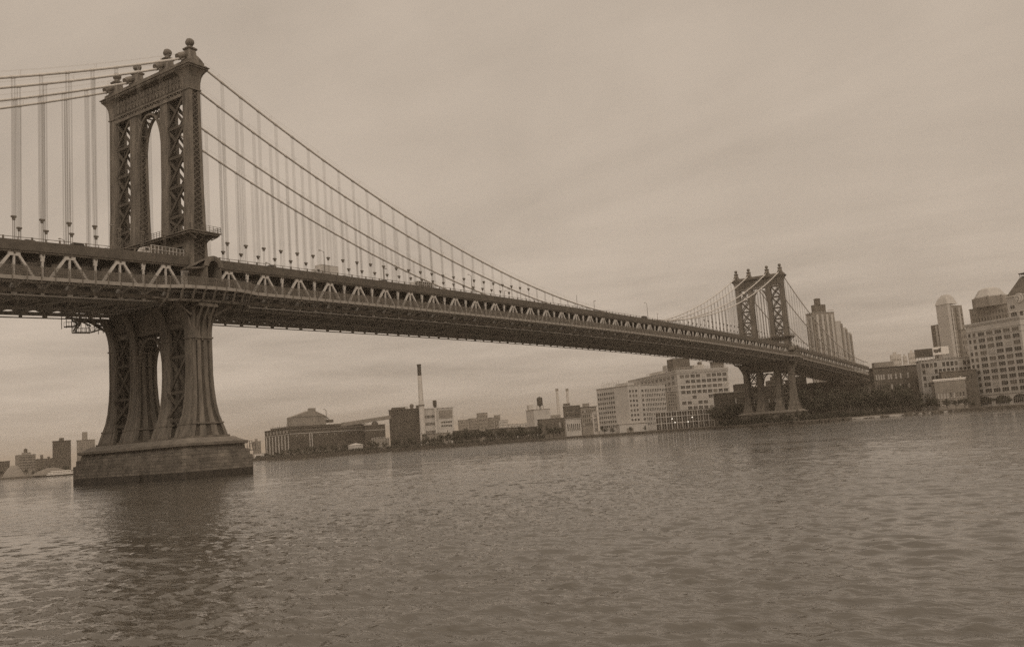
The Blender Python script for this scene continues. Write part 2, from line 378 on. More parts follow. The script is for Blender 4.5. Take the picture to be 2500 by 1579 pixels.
# ---- walkways with fence
for s in (-1, 1):
    b = MB(); xs = XF
    rings = []
    for x in xs:
        z = zc(x); a = bulge(x); rings.append([(x, s*14.95, z-5.55), (x, s*(18.05+a), z-5.55), (x, s*(18.05+a), z-5.35), (x, s*14.95, z-5.35)])
    b.loft(rings)
    rings = []
    for x in xs:
        z = zc(x); a = bulge(x); rings.append([(x, s*(18.06+a), z-5.95), (x, s*(18.34+a), z-5.95), (x, s*(18.34+a), z-5.22), (x, s*(18.06+a), z-5.22)])
    b.loft(rings)
    wk = b.obj("walkway", "edge", bridge)
    b = MB()
    for q in (4.9, 4.45, 4.0, 3.55, 3.3):
        rings = []
        for x in xs:
            z = zc(x)-q; a = bulge(x)+(0 if q > 3.6 else -.25)
            rings.append([(x, s*(18.28+a), z-.03), (x, s*(18.34+a), z-.03), (x, s*(18.34+a), z+.03), (x, s*(18.28+a), z+.03)])
        b.loft(rings)
    x = -150 if s < 0 else -100
    while x < 600:
        z = zc(x); a = bulge(x); y = s*(18.31+a); b.box(x-.032, x+.032, y-.02, y+.02, z-5.2, z-3.3); x += .17
    for x in XS:
        for q in (0, PAN/2):
            xx = x+q; z = zc(xx); y = s*(18.42+bulge(xx)); b.box(xx-.07, xx+.07, y-.07, y+.07, z-6.3, z-3.7); b.bar((xx, y, z-3.7), (xx, y-s*.45, z-3.1), .12)
    b.obj("safety_fence", "fence", wk)
# ---- bowed-out ledge and brackets round the tower leg
for x0 in (0, 448):
    for s in (-1, 1):
        b = MB(); rings = []
        for i in range(-10, 12):
            x = x0+i*1.1+.4; a = max(0, bulge(x)); y = 16.6+a*.95; z = zc(x)-8.55
            rings.append([(x, s*15, z), (x, s*y, z), (x, s*y, z+.55), (x, s*15, z+.55)])
        b.loft(rings)
        for i in range(-4, 5):
            x = x0+.5+i*2.75; z = zc(x); y = s*(18.2+bulge(x)); b.bar((x, y, z-5.95), (x, y-s*.9, z-8.1), .3, .35); b.bar((x, y-s*.9, z-8.1), (x, s*15.2, z-9.8), .28, .3)
        for sx in (-1, 1):
            b.bar((x0+sx*3, s*16.2, 36.5), (x0+sx*8, s*16.6, zc(x0)-8.4), .5, .5); b.bar((x0+sx*8, s*16.6, zc(x0)-8.3), (x0+sx*13, s*16.8, zc(x0)-8.3), .5, .4)
        b.obj("walkway_bracket", "steel", bridge)
# ---- main cables, bands, suspenders
def zcab(x):
    if x < 0: t = -x
    elif x > 448: t = x-448
    else: return 52+46.5*((x-224)/224)**2
    return 98.5-.463*t+.000997*t*t
for cyv in (-14.63, -6.1, 6.1, 14.63):
    b = MB(); pts = [(x, cyv, zcab(x)) for x in [-221+4.02*i for i in range(56)][:55]+[0]]
    pts += [(x, cyv, zcab(x)) for x in [4+4.0*i for i in range(111)]]+[(448, cyv, zcab(448))]+[(448+4.2*i, cyv, zcab(448+4.2*i)) for i in range(1, 53)]
    b.tube(pts, .29, 10)
    for off in (-.35, .35): b.tube([(x, y+off, z+1.25) for x, y, z in pts[::2]], .018, 4, 0, False)
    for x, y, z in pts[1::4]:
        for off in (-.35, .35): b.bar((x, y+off*.5, z+.2), (x, y+off, z+1.27), .05)
    ca = b.obj("main_cable", "cable", bridge, smooth=False)
    xs = [x for x in nodes_left if x < -5 and x > -215] + nodes_main[1:-1] + [x for x in nodes_far[1:-2]]
    xs = [x for x in xs if zcab(x)-zc(x) > 1.6]
    xs.sort(key=lambda x: math.hypot(x-CAM.x, cyv-CAM.y)/max(4, zcab(x)-zc(x)) if -48 < x else 999)
    rest = MB()
    for k, x in enumerate(xs):
        bb = MB() if k < 100 else rest
        zt, zd = zcab(x), zc(x)+.6; sl_ = (zcab(x+.5)-zcab(x-.5)); hb = .42
        bb.tube([(x-hb, cyv, zt-sl_*hb), (x+hb, cyv, zt+sl_*hb)], .36, 8, 1)
        zk = zc(x)+6.75
        if zt > zk+1.5:
            for dx in (-.28, .28):
                for dy in (-.17, .17): bb.tube([(x+dx, cyv+dy, zt), (x+dx*.85, cyv+dy, zk)], .027, 4, 0, False)
            bb.box(x-.46, x+.46, cyv-.26, cyv+.26, zk-.02, zk+.32); bb.box(x-.24, x+.24, cyv-.2, cyv+.2, zk-.5, zk-.02)
            for dx in (-.2, .2): bb.tube([(x+dx, cyv, zk-.4), (x+dx, cyv, zd)], .05, 4, 0, False)
        else:
            for dx in (-.3, .3): bb.tube([(x+dx, cyv, zt), (x+dx, cyv, zd)], .05, 4, 0, False)
        if k < 100: bb.obj("suspender", ["rope", "cable"], ca)
    if rest.v: ro = rest.obj("suspender", ["rope", "cable"], ca); ro["kind"] = "stuff"

# ---- towers
def prof(z):
    P = [(8.6, 4.9), (9.6, 4.75), (11.7, 4.1), (14, 3.45), (16.5, 3.02), (19.5, 2.76), (23, 2.62), (31, 2.62), (36.5, 2.5), (50, 2.28), (57, 2.02), (67.5, 1.68), (90, 1.48), (97.5, 1.48)]
    for (a, ha), (c, hc) in zip(P, P[1:]):
        if z <= c: return ha+(hc-ha)*max(0, (z-a)/(c-a))
    return P[-1][1]
def profw(z):
    P = [(8.6, 3.3), (11.7, 2.75), (14, 2.2), (16.5, 1.9), (19.5, 1.68), (23, 1.5), (36, 1.45), (50, 1.38), (97.5, 1.32)]
    for (a, ha), (c, hc) in zip(P, P[1:]):
        if z <= c: return ha+(hc-ha)*max(0, (z-a)/(c-a))
    return P[-1][1]
LEGY = (-14.63, -6.1, 6.1, 14.63)
LZ = [8.6, 9.6, 10.6, 11.7, 12.8, 14, 15.2, 16.5, 18, 19.5, 21, 23, 27, 31, 36.5, 43, 50, 57, 67.5, 79, 90, 97.4]
def leg_mesh(y):
    b = MB(); fl = .78
    for s in (-1, 1):           # west and east flanges, full width
        b.loft([[(s*prof(z), y-profw(z), z), (s*(prof(z)-fl), y-profw(z), z), (s*(prof(z)-fl), y+profw(z), z), (s*prof(z), y+profw(z), z)][::(1 if s > 0 else -1)] for z in LZ])
        for q in (-.62, .62):   # rivetted ribs up the broad faces
            b.loft([[(s*prof(z), y+q*profw(z)-.09, z), (s*(prof(z)+.10), y+q*profw(z)-.09, z), (s*(prof(z)+.10), y+q*profw(z)+.09, z), (s*prof(z), y+q*profw(z)+.09, z)][::(-1 if s > 0 else 1)] for z in LZ])
    # recessed web between the flanges, plated over below the deck
    for q0, q1 in ((-.52, -.16), (.16, .52)):
        b.loft([[(q0*prof(z), y-profw(z)+.12, z), (q1*prof(z), y-profw(z)+.12, z), (q1*prof(z), y+profw(z)-.12, z), (q0*prof(z), y+profw(z)-.12, z)] for z in [q for q in LZ if q < 37]])
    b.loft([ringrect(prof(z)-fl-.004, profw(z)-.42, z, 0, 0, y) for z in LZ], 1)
    z = 50.5
    while z < 89:               # lattice over the recess
        dz = 1.35; h = prof(z)-fl; w_ = profw(z)-.06
        if True:
            for s in (-1, 1):
                b.bar((-h, y+s*w_, z), (h, y+s*w_, z+dz), .12, .16, upv=(0, 1, 0)); b.bar((h, y+s*w_, z), (-h, y+s*w_, z+dz), .12, .16, upv=(0, 1, 0))
        z += dz
    for zz in (56.4, 90.4, 31.6, 12.3):
        h, w_ = prof(zz)+.22, profw(zz)+.22; b.box(-h, h, y-w_, y+w_, zz-.35, zz)
    b.box(-prof(9)-.3, prof(9)+.3, y-3.5, y+3.5, 8.75, 9.35)
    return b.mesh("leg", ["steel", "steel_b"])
def tower_parts():
    P = {}
    P["brace"] = []             # X bracing of each bay, above and below the deck
    for (ya, yb) in ((-14.63, -6.1), (6.1, 14.63)):
        for zs in ([89, 81.9, 74.7, 67.5, 60.3, 55.6], [35.5, 27.5, 19.5, 13.2]):
            b = MB()
            for i, z in enumerate(zs):
                for s in (-1, 1):
                    xx = s*(prof(z)-.35)
                    b.box(xx-.2, xx+.2, ya+1.3, yb-1.3, z-.35, z+.35)
                    if i < len(zs)-1:
                        z2 = zs[i+1]; x2 = s*(prof(z2)-.35); o = s*.14
                        b.bar((xx+o, ya+1.25, z-.2), (x2+o, yb-1.25, z2+.2), .62, .34, upv=(1, 0, 0))
                        b.bar((xx-o, ya+1.25, z2+.2), (x2-o, yb-1.25, z-.2), .62, .34, upv=(1, 0, 0))
                hx = prof(z)-.6
                b.bar((-hx, ya+1.5, z), (hx, yb-1.5, z), .16, .16); b.bar((hx, ya+1.5, z), (-hx, yb-1.5, z), .16, .16)
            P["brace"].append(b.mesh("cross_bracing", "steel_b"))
    b = MB()                    # top portal girder: two webs with raised ribs
    for s in (-1, 1):
        x = s*1.35
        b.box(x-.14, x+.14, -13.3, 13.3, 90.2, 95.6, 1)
        xo = x+s*.26
        b.box(xo-.13, xo+.13, -13.3, 13.3, 88.75, 89.45); b.box(xo-.13, xo+.13, -13.3, 13.3, 90.15, 90.55); b.box(xo-.13, xo+.13, -13.3, 13.3, 94.6, 95.6)
        n = 20
        for i in range(n+1):
            y = -13.2+26.4*i/n; b.box(xo-.1, xo+.1, y-.12, y+.12, 90.5, 94.6)
            if i < n:
                y2 = -13.2+26.4*(i+1)/n
                b.bar((xo, y, 90.5), (xo, y2, 94.6), .2, .2); b.bar((xo, y2, 90.5), (xo, y, 94.6), .2, .2)
                b.bar((xo, y, 89.4), (xo, (y+y2)/2, 90.2), .16); b.bar((xo, y2, 89.4), (xo, (y+y2)/2, 90.2), .16)
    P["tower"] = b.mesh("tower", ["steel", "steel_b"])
    b = MB()                    # deck-level portal girder below the balcony
    for s in (-1, 1):
        b.box(s*1.75-.2, s*1.75+.2, -13.3, 13.3, 52.9, 54.9, 0)
        for (ya, yb) in ((-13.3, -7.4), (7.4, 13.3), (-4.8, 4.8)):
            for i in range(6):
                q = i/6; b.box(s*1.75-.21, s*1.75+.21, ya, ya+(yb-ya)*.16*(1-q), 52.9-.35*(i+1), 52.9-.35*i); b.box(s*1.75-.21, s*1.75+.21, yb-(yb-ya)*.16*(1-q), yb, 52.9-.35*(i+1), 52.9-.35*i)
    P["girder"] = b.mesh("portal_girder", ["steel", "steel_d"])
    P["arch"] = []              # arches between the inner legs, above and below the deck
    for (z0, zt, yw) in ((79.0, 87.9, 4.85), (27.0, 33.0, 4.6)):
        pts = []; b = MB()
        for i in range(25):
            u = -1+2*i/24; y = u*yw; z = z0+(zt-z0)*(1-abs(u)**2.3)**.62; pts.append((y, z))
        for s in (-1, 1):
            for (ya, za), (yb, zb) in zip(pts, pts[1:]):
                x = s*(prof(z0)-.45); b.bar((x, ya, za), (x, yb, zb), .5, .55, upv=(1, 0, 0))
            zt2 = zt+1.0 if z0 > 50 else 34.2
            for sy in (-1, 1):
                for q, zz in ((.93, .32), (.80, .58), (.6, .78)):
                    b.bar((s*(prof(z0)-.45), sy*yw*q, z0+(zt-z0)*zz), (s*(prof(z0)-.45), sy*yw*1.0, zt2-(1-q)*1.0), .3, .3)
        for i in range(0, 25, 2):
            y, z = pts[i]; hx = prof(z0)-.5; b.bar((-hx, y, z), (hx, y, z), .25, .25)
        if z0 < 50:
            b.box(-2.3, 2.3, -13.2, 13.2, 34.0, 36.3)
            for s in (-1, 1): b.box(s*2.3-.15, s*2.3+.15, -13.2, 13.2, 36.3, 40.2)
        P["arch"].append(b.mesh("arch", "steel"))
    b = MB()                    # cornice and parapet with flared ends
    b.loft([ringrect(1.75, 16.15, 91.0), ringrect(1.75, 16.15, 91.0)], 0)
    b.v.clear(); b.f.clear(); b.m.clear()
    for s in (-1, 1):
        y = s*14.63           # flared capitals of the outer legs
        sec = [(90.5, 1.52, 1.38), (92.0, 1.56, 1.46), (93.2, 1.72, 1.68), (94.0, 2.0, 2.0), (94.55, 2.35, 2.4), (94.85, 2.6, 2.7)]
        b.loft([ringrect(a, c, z, 0, 0, y) for z, a, c in sec])
        for q in (-1, 0, 1):
            for (z1, a1, c1), (z2, a2, c2) in zip(sec, sec[1:]): b.bar((q*a1*.7, y+s*c1, z1), (q*a2*.7, y+s*c2, z2), .22)
    for (a, c, z0, z1) in ((2.4, 17.2, 94.85, 95.1), (2.75, 17.55, 95.1, 95.5), (3.0, 17.85, 95.5, 95.7), (2.5, 17.3, 95.7, 96.1), (2.15, 16.9, 96.1, 96.9)): b.box(-a, a, -c, c, z0, z1)
    for i in range(60):
        y = -17.3+34.6*i/59
        for s in (-1, 1): b.box(s*2.6-.12, s*2.6+.12, y-.12, y+.12, 94.85, 95.1)
    P["cornice"] = b.mesh("cornice", "steel")
    b = MB()                    # balcony
    b.box(-4.0, 4.0, -18.2, 18.2, 54.95, 55.4); b.box(-4.35, 4.35, -18.55, 18.55, 55.4, 55.62)
    for y in [-17.6+35.2*i/16 for i in range(17)]:
        for s in (-1, 1): b.bar((s*2.1, y, 53.9), (s*3.95, y, 54.95), .2, .25)
    for x in (-2, 0, 2):
        for s in (-1, 1): b.bar((x, s*16, 53.6), (x, s*18.1, 54.95), .2, .25)
    for s in (-1, 1):
        for zz in (56.1, 56.55, 57.0): b.box(s*4.2-.04, s*4.2+.04, -18.4, 18.4, zz-.03, zz+.03); b.box(-4.2, 4.2, s*18.4-.04, s*18.4+.04, zz-.031, zz+.031)
        for i in range(37):
            y = -18.4+36.8*i/36; b.box(s*4.2-.045, s*4.2+.045, y-.045, y+.045, 55.6, 57)
        for i in range(9):
            x = -4.2+8.4*i/8; b.box(x-.045, x+.045, s*18.4-.045, s*18.4+.045, 55.6, 57)
    P["balcony"] = b.mesh("balcony", "steel")
    b = MB()                    # finial: pedestal, neck, ball
    b.loft([ringrect(a, a, z, a*.25) for z, a in ((0, 1.75), (.9, 1.6), (1.2, 1.25), (3.2, 1.02), (3.3, 1.3), (3.55, 1.38), (3.6, 1.1), (3.9, .95))])
    b.lathe([(.62, 3.85), (.42, 4.2), (.5, 4.4), (.74, 4.62), (.93, 4.9), (.98, 5.2), (.93, 5.55), (.72, 5.9), (.4, 6.12), (.05, 6.2)], n=16)
    for k in range(8):          # ribs of the open globe
        a = k*math.pi/4; pts = [(math.cos(a)*1.01*math.cos(t), math.sin(a)*1.01*math.cos(t), 5.2+1.0*math.sin(t)) for t in [R(-60+15*i) for i in range(9)]]
        b.tube(pts, .05, 4)
    P["finial"] = b.mesh("finial", "steel", True)
    for p_ in P["finial"].polygons: p_.use_smooth = False
    b = MB()                    # cable saddle housing
    b.tube([(-3.3, 0, .35), (-2.9, 0, .75), (-1.8, 0, 1.25), (0, 0, 1.5), (1.8, 0, 1.25), (2.9, 0, .75), (3.5, 0, .2)], [.6, .75, .8, 1.0, .8, .6, .4], 12)
    b.tube([(-3.45, 0, .2), (-3.15, 0, .4)], .82, 12)
    P["saddle"] = b.mesh("saddle_housing", "steel")
    b = MB()                    # hood over the walkway beside the leg
    n = 12
    for (r0, r1, y0, y1) in ((1.75, 2.05, -20.3, -16.0), (2.05, 2.5, -20.3, -19.9), (1.4, 1.76, -20.2, -19.8)):
        rings = [[( .6+math.cos(t)*r1, y0, 47.1+math.sin(t)*r1), (.6+math.cos(t)*r0, y0, 47.1+math.sin(t)*r0), (.6+math.cos(t)*r0, y1, 47.1+math.sin(t)*r0), (.6+math.cos(t)*r1, y1, 47.1+math.sin(t)*r1)] for t in [math.pi*i/n for i in range(n+1)]]
        b.loft(rings)
    rings = [[(-5.0+(1-q)*0, -16.1, 45.8), (-5.0, -18, 45.8), (-1.4, -18, 46.2+2.2*q), (-1.4, -16.1, 46.2+2.2*q)] for q in (0, 1)]
    b.bar((-5.2, -17.2, 46.4), (-.6, -18, 49.0), 3.2, .3); b.bar((-5.2, -17.2, 46.4), (-.6, -18, 47.0), 3.0, .3)
    b.box(-1.4, -1.1, -20.1, -16, 42.4, 47.2); b.box(2.35, 2.65, -20.1, -16, 42.4, 47.2)
    P["hood"] = b.mesh("walkway_hood", "steel")
    b = MB()                    # housings where the trusses stop either side of the leg
    for xx in (-3.4, 3.6):
        b.box(xx-.55, xx+.55, -15.2, -14.3, 41.2, 46.6); b.box(xx-.8, xx+.8, -15.3, -14.3, 41.2, 43.2)
    P["bearing"] = b.mesh("truss_bearing", "steel_l")
    P["bracket"] = []           # curved brackets outside the outer legs below the deck
    for s in (-1, 1):
        b = MB()
        for x in (-1.6, 0, 1.6):
            pts = [(x, s*(16.0+2.6*(q**2.2)), 30.8+7.4*q) for q in [i/8 for i in range(9)]]
            for a, c in zip(pts, pts[1:]): b.bar(a, c, .3, .45)
        b.box(-2.5, 2.5, s*16.05, s*18.7, 38.2, 38.9)
        P["bracket"].append(b.mesh("curved_bracket", "steel"))
    for s in (-1, 1):
        for y in LEGY:
            b = MB(); pts = [(s*(2.6+2.6*(q**2.4)), y, 31.2+8*q) for q in [i/8 for i in range(9)]]
            for a, c in zip(pts, pts[1:]): b.bar(a, c, 2.4, .4, upv=(1, 0, 0))
            P["bracket"].append(b.mesh("curved_bracket", "steel"))
    return P
TP = tower_parts(); LM = [leg_mesh(y) for y in LEGY]
def pier_mesh():
    b = MB()
    b.loft([ringrect(a, c, z, ch) for z, a, c, ch in ((-3, 9.5, 21, .6), (1.7, 9.5, 21, .6))], 1)
    b.loft([ringrect(a, c, z, ch) for z, a, c, ch in ((1.7, 9.5, 21, .6), (4.5, 9.5, 21, .6), (4.6, 9.05, 20.6, .6), (5.9, 9.0, 20.5, .6), (6.0, 8.3, 19.9, .6), (7.0, 8.1, 19.7, .6))], 0)
    b.loft([ringrect(a, c, z, ch) for z, a, c, ch in ((7.0, 8.1, 19.7, .6), (7.2, 8.9, 20.4, .8), (7.75, 8.95, 20.5, .8), (7.9, 8.3, 19.9, .6), (8.3, 7.4, 19.2, .5), (8.75, 6.6, 18.7, .4), (8.9, 6.2, 18.5, .3))], 2)
    for sx in (-1, 1):          # broad buttress blocks on the long faces
        b.box(sx*9.5, sx*9.95, -6, 6, 1.7, 4.2, 0); b.box(sx*9.5, sx*9.95, -6, 6, -3, 1.7, 1)
    return b.mesh("masonry_pier", ["granite", "weed", "marble"])
PM = pier_mesh()
for x0 in (0, 448):
    tw = link("tower", TP["tower"], bridge, (x0, 0, 0))
    for nm, k in (("cross_bracing", "brace"), ("arch", "arch"), ("curved_bracket", "bracket")):
        for me in TP[k]: link(nm, me, tw)
    for me in LM: link("leg", me, tw)
    link("portal_girder", TP["girder"], tw); link("cornice", TP["cornice"], tw); link("balcony", TP["balcony"], tw)
    link("walkway_hood", TP["hood"], tw); link("truss_bearing", TP["bearing"], tw)
    for y in LEGY:
        link("finial", TP["finial"], tw, (0, y, 96.9)); link("saddle_housing", TP["saddle"], tw, (0, y, 97.2))
    link("masonry_pier", PM, bridge, (x0, 0, 0))
# rail and lamp stubs on the south end of the near pier
b = MB()
for i in range(7):
    x = 5.3+i*.7; b.box(x-.05, x+.05, -20.3, -20.2, 6, 7.6)
b.box(5.2, 9.6, -20.3, -20.2, 7.5, 7.62); b.box(9.5, 11.3, -19.5, -16.2, 5.4, 5.6)
for x in (9.6, 10.4, 11.2): b.box(x-.05, x+.05, -19.5, -19.4, 5.6, 7.0)
b.box(9.5, 11.3, -19.52, -19.42, 6.9, 7.02); b.obj("pier_railing", "steel", bridge)
# maintenance stair hung below the deck left of the near tower
b = MB()
def flight(p, q, yw=1.0):
    for dy in (0, yw):
        b.bar((p[0], p[1]+dy, p[2]), (q[0], q[1]+dy, q[2]), .12, .3)
        b.bar((p[0], p[1]+dy, p[2]+1.1), (q[0], q[1]+dy, q[2]+1.1), .07)
        for i in range(5):
            t = i/4; x, y, z = [p[k]+(q[k]-p[k])*t for k in range(3)]; b.bar((x, y+dy, z), (x, y+dy, z+1.1), .06)
flight((-14.2, 14.5, 37.0), (-11.8, 14.5, 37.2)); flight((-11.8, 14.5, 37.2), (-9.2, 14.5, 39.3)); flight((-11.6, 15.6, 35.9), (-7.5, 15.6, 36.1)); flight((-7.5, 15.6, 36.1), (-3.0, 15.6, 37.6)); flight((-9.2, 15.6, 39.4), (-11.4, 15.6, 36.2))
for x in (-14.2, -11.7, -9.4, -7.3, -5): b.bar((x, 14.5, 39.6), (x, 14.5, 36.6 if x < -12 else 35.9), .12); b.bar((x, 16.5, 39.6), (x, 16.5, 36.6 if x < -12 else 35.9), .12)
b.bar((-11.5, 15.5, 36), (-9.4, 15.5, 39.2), .12); b.bar((-7.3, 15.5, 36), (-9.4, 15.5, 39.2), .12); b.bar((-7.3, 15.5, 36), (-4.5, 15.5, 38.8), .12)
b.obj("maintenance_stair", "steel_d", bridge)
# Brooklyn-side anchorage under the end of the far side span
b = MB()
b.loft([ringrect(22, 19.5, z, 0, 690) for z in (1, 6)]+[ringrect(20.5, 18.2, z, 0, 690) for z in (6.01, 28)]+[ringrect(21.5, 19, z, 0, 690) for z in (28.01, 31)]+[ringrect(20.5, 18.2, z, 0, 690) for z in (31.01, 37.6)])
for i in range(9): b.box(669.2, 669.9, -17+i*4.1, -15.4+i*4.1, 6, 28)
b.obj("anchorage", "marble", bridge)
# ================================================================== THINGS ON THE BRIDGE
def lamp_mesh(h, arm, two=False):
    b = MB(); b.tube([(0, 0, 0), (0, 0, h*.5), (0, 0, h)], [.13, .10, .07], 8)
    b.box(-.25, .25, -.25, .25, 0, .5)
    return b.mesh("pole", "steel")
def lamp(x, y, h, arm, label):
    o = thing("street_lamp", label, "street lamp", (x, y, zc(x)+1.42), 0, "street lamps on the upper roadway")
    link("pole", lamp_mesh(h, arm), o)
    if arm:
        b = MB(); b.tube([(0, 0, h-.3), (arm*.5, 0, h+.05), (arm, 0, h+.1)], .05, 6); b.obj("arm", "steel", o)
        b = MB(); b.box(min(arm, arm*1.45), max(arm, arm*1.45), -.18, .18, h+.0, h+.2); b.obj("lamp_head", "edge", o)
for a in ((-18.56, -13.9, 6.2, -1.6, "grey lamp post in front of the left tower leg, arm pointing left"),
          (-30.9, -13.9, 1.5+.6, -.8, "short stub lamp on the deck between the left frame edge and the near tower"),
          (22.5, -13.9, 2.0, -.9, "short lamp stub just right of the near tower before the box truck"),
          (41.2, -14.2, 7.2, -1.3, "tall lamp post standing beside the box truck"),
          (64.7, -14.2, 4.9, 1.0, "lamp post with its arm to the right, between box truck and slatted truck"),
          (107.9, -14.2, 7.1, -1.2, "tall lamp post right of the slatted truck, beneath the crossing cables"),
          (127, -14.2, 3.6, .8, "low lamp post with a right arm, next past the tall one"),
          (177.7, -14.2, 6.4, 0, "bare pole without arm rising through the lowest cable"),
          (191.7, -14.2, 5.2, .9, "slim lamp post close behind the bare pole"),
          (242, -14.2, 8.4, -1.7, "tall lamp post at midspan right of the dark van"),
          (252.3, -14.2, 4.4, .7, "short pole just right of the tall midspan lamp post")): lamp(*a)
def wheels(b, xs, r=.5, wy=1.15):
    pass
def truck(x, y, rz, Lb, hb, label, slat=False, mats=("truckw", "carl")):
    o = thing("box_truck" if not slat else "slatted_trailer_truck", label, "truck", (x, y, zc(x)+1.43), rz, "vehicles on the upper roadway")
    b = MB()
    b.box(-Lb/2, Lb/2, -1.2, 1.2, .95, .95+hb, 0)
    if slat:
        n = int(Lb/.9)
        for i in range(n+1):
            q = -Lb/2+Lb*i/n
            for s in (-1, 1): b.box(q-.09, q+.09, s*1.2, s*1.27, .95, .95+hb, 1)
        for s in (-1, 1):
            for zz in (.95, .95+hb/2, .95+hb-.12): b.box(-Lb/2, Lb/2, s*1.27, s*1.3, zz, zz+.12, 1)
    else:
        for s in (-1, 1):
            b.box(-Lb/2, Lb/2, s*1.2, s*1.23, .95, 1.08, 1); b.box(-Lb/2, Lb/2, s*1.2, s*1.23, .85+hb, .95+hb, 1)
        b.box(Lb/2, Lb/2+.03, -1.1, 1.1, 1.1, .8+hb, 1)
    b.obj("cargo_box", [mats[0] if not slat else "band", "steel_l" if slat else "edge"], o)
    b = MB(); xc = -Lb/2
    b.loft([[(xc-2.0, -1.05, .6), (xc-.1, -1.05, .6), (xc-.1, 1.05, .6), (xc-2.0, 1.05, .6)], [(xc-2.0, -1.05, 1.45), (xc-.1, -1.05, 1.45), (xc-.1, 1.05, 1.45), (xc-2.0, 1.05, 1.45)], [(xc-1.5, -.95, 2.35), (xc-.1, -.95, 2.35), (xc-.1, .95, 2.35), (xc-1.5, .95, 2.35)]])
    cab = b.obj("cab", mats[1], o)
    b = MB()
    for s in (-1, 1): b.box(xc-1.3, xc-.5, s*1.0, s*1.07, 1.5, 2.15)
    b.obj("window", "glass_d", cab)
    b = MB(); b.box(-Lb/2-1.8, Lb/2, -.5, .5, .55, .9); b.obj("chassis", "metal_d", o)
    for q in (xc-1.2, Lb/2-1.2, Lb/2-2.4):
        for s in (-1, 1):
            b = MB(); b.tube([(q, s*.8, .5), (q, s*1.18, .5)], .5, 12); b.obj("wheel", "rubber", o)
def car(x, y, rz, label, m, h=1.45, Lc=4.4, name="car"):
    o = thing(name, label, "van" if name == "van" else "car", (x, y, zc(x)+1.43), rz, "vehicles on the upper roadway")
    b = MB(); a = Lc/2
    b.loft([ringrect(a, .88, .35, .15), ringrect(a, .9, .8, .2), ringrect(a*.97, .86, .92, .2)])
    b.obj("body", m, o)
    b = MB(); b.loft([ringrect(a*.62, .8, .9, .1), ringrect(a*.42, .68, h, .1)]); b.obj("cabin", "glass_d", o)
    b = MB(); b.loft([ringrect(a*.44, .7, h, .1), ringrect(a*.42, .66, h+.06, .1)]); b.obj("car_roof", m, o)
    for q in (-a*.6, a*.6):
        for s in (-1, 1):
            b = MB(); b.tube([(q, s*.7, .33), (q, s*.92, .33)], .33, 12); b.obj("wheel", "rubber", o)
truck(43.6, -12.6, 0, 6.4, 2.7, "pale box truck on the upper deck beside a tall lamp post")
truck(84.2, -12.6, 0, 6.6, 1.8, "lower truck with slatted pale sides on the upper deck right of the box truck", True)
truck(-5.8, -12.4, 0, 10.2, 2.0, "long trailer truck with ribbed sides passing the near tower", True)
car(48.9+1, -12.8, 0, "small dark car following right behind the box truck", M["carp"])
car(66, -12.8, 0, "dark car on the upper deck halfway between the two trucks", M["carp"], 1.7)
car(-27.5, -12.8, 0, "low rounded dark car on the deck left of the near tower", M["carp"], 1.75, 5.2)
car(-37.5, -12.8, 0, "pale car on the deck near the left frame edge", M["carl"], 1.5)
car(24.0, -12.8, 0, "dark car on the deck just right of the near tower", M["carp"], 1.7)
car(241.5, -12.6, 0, "tall dark van crossing at midspan beside a tall lamp post", M["carp"], 2.6, 7, "van")

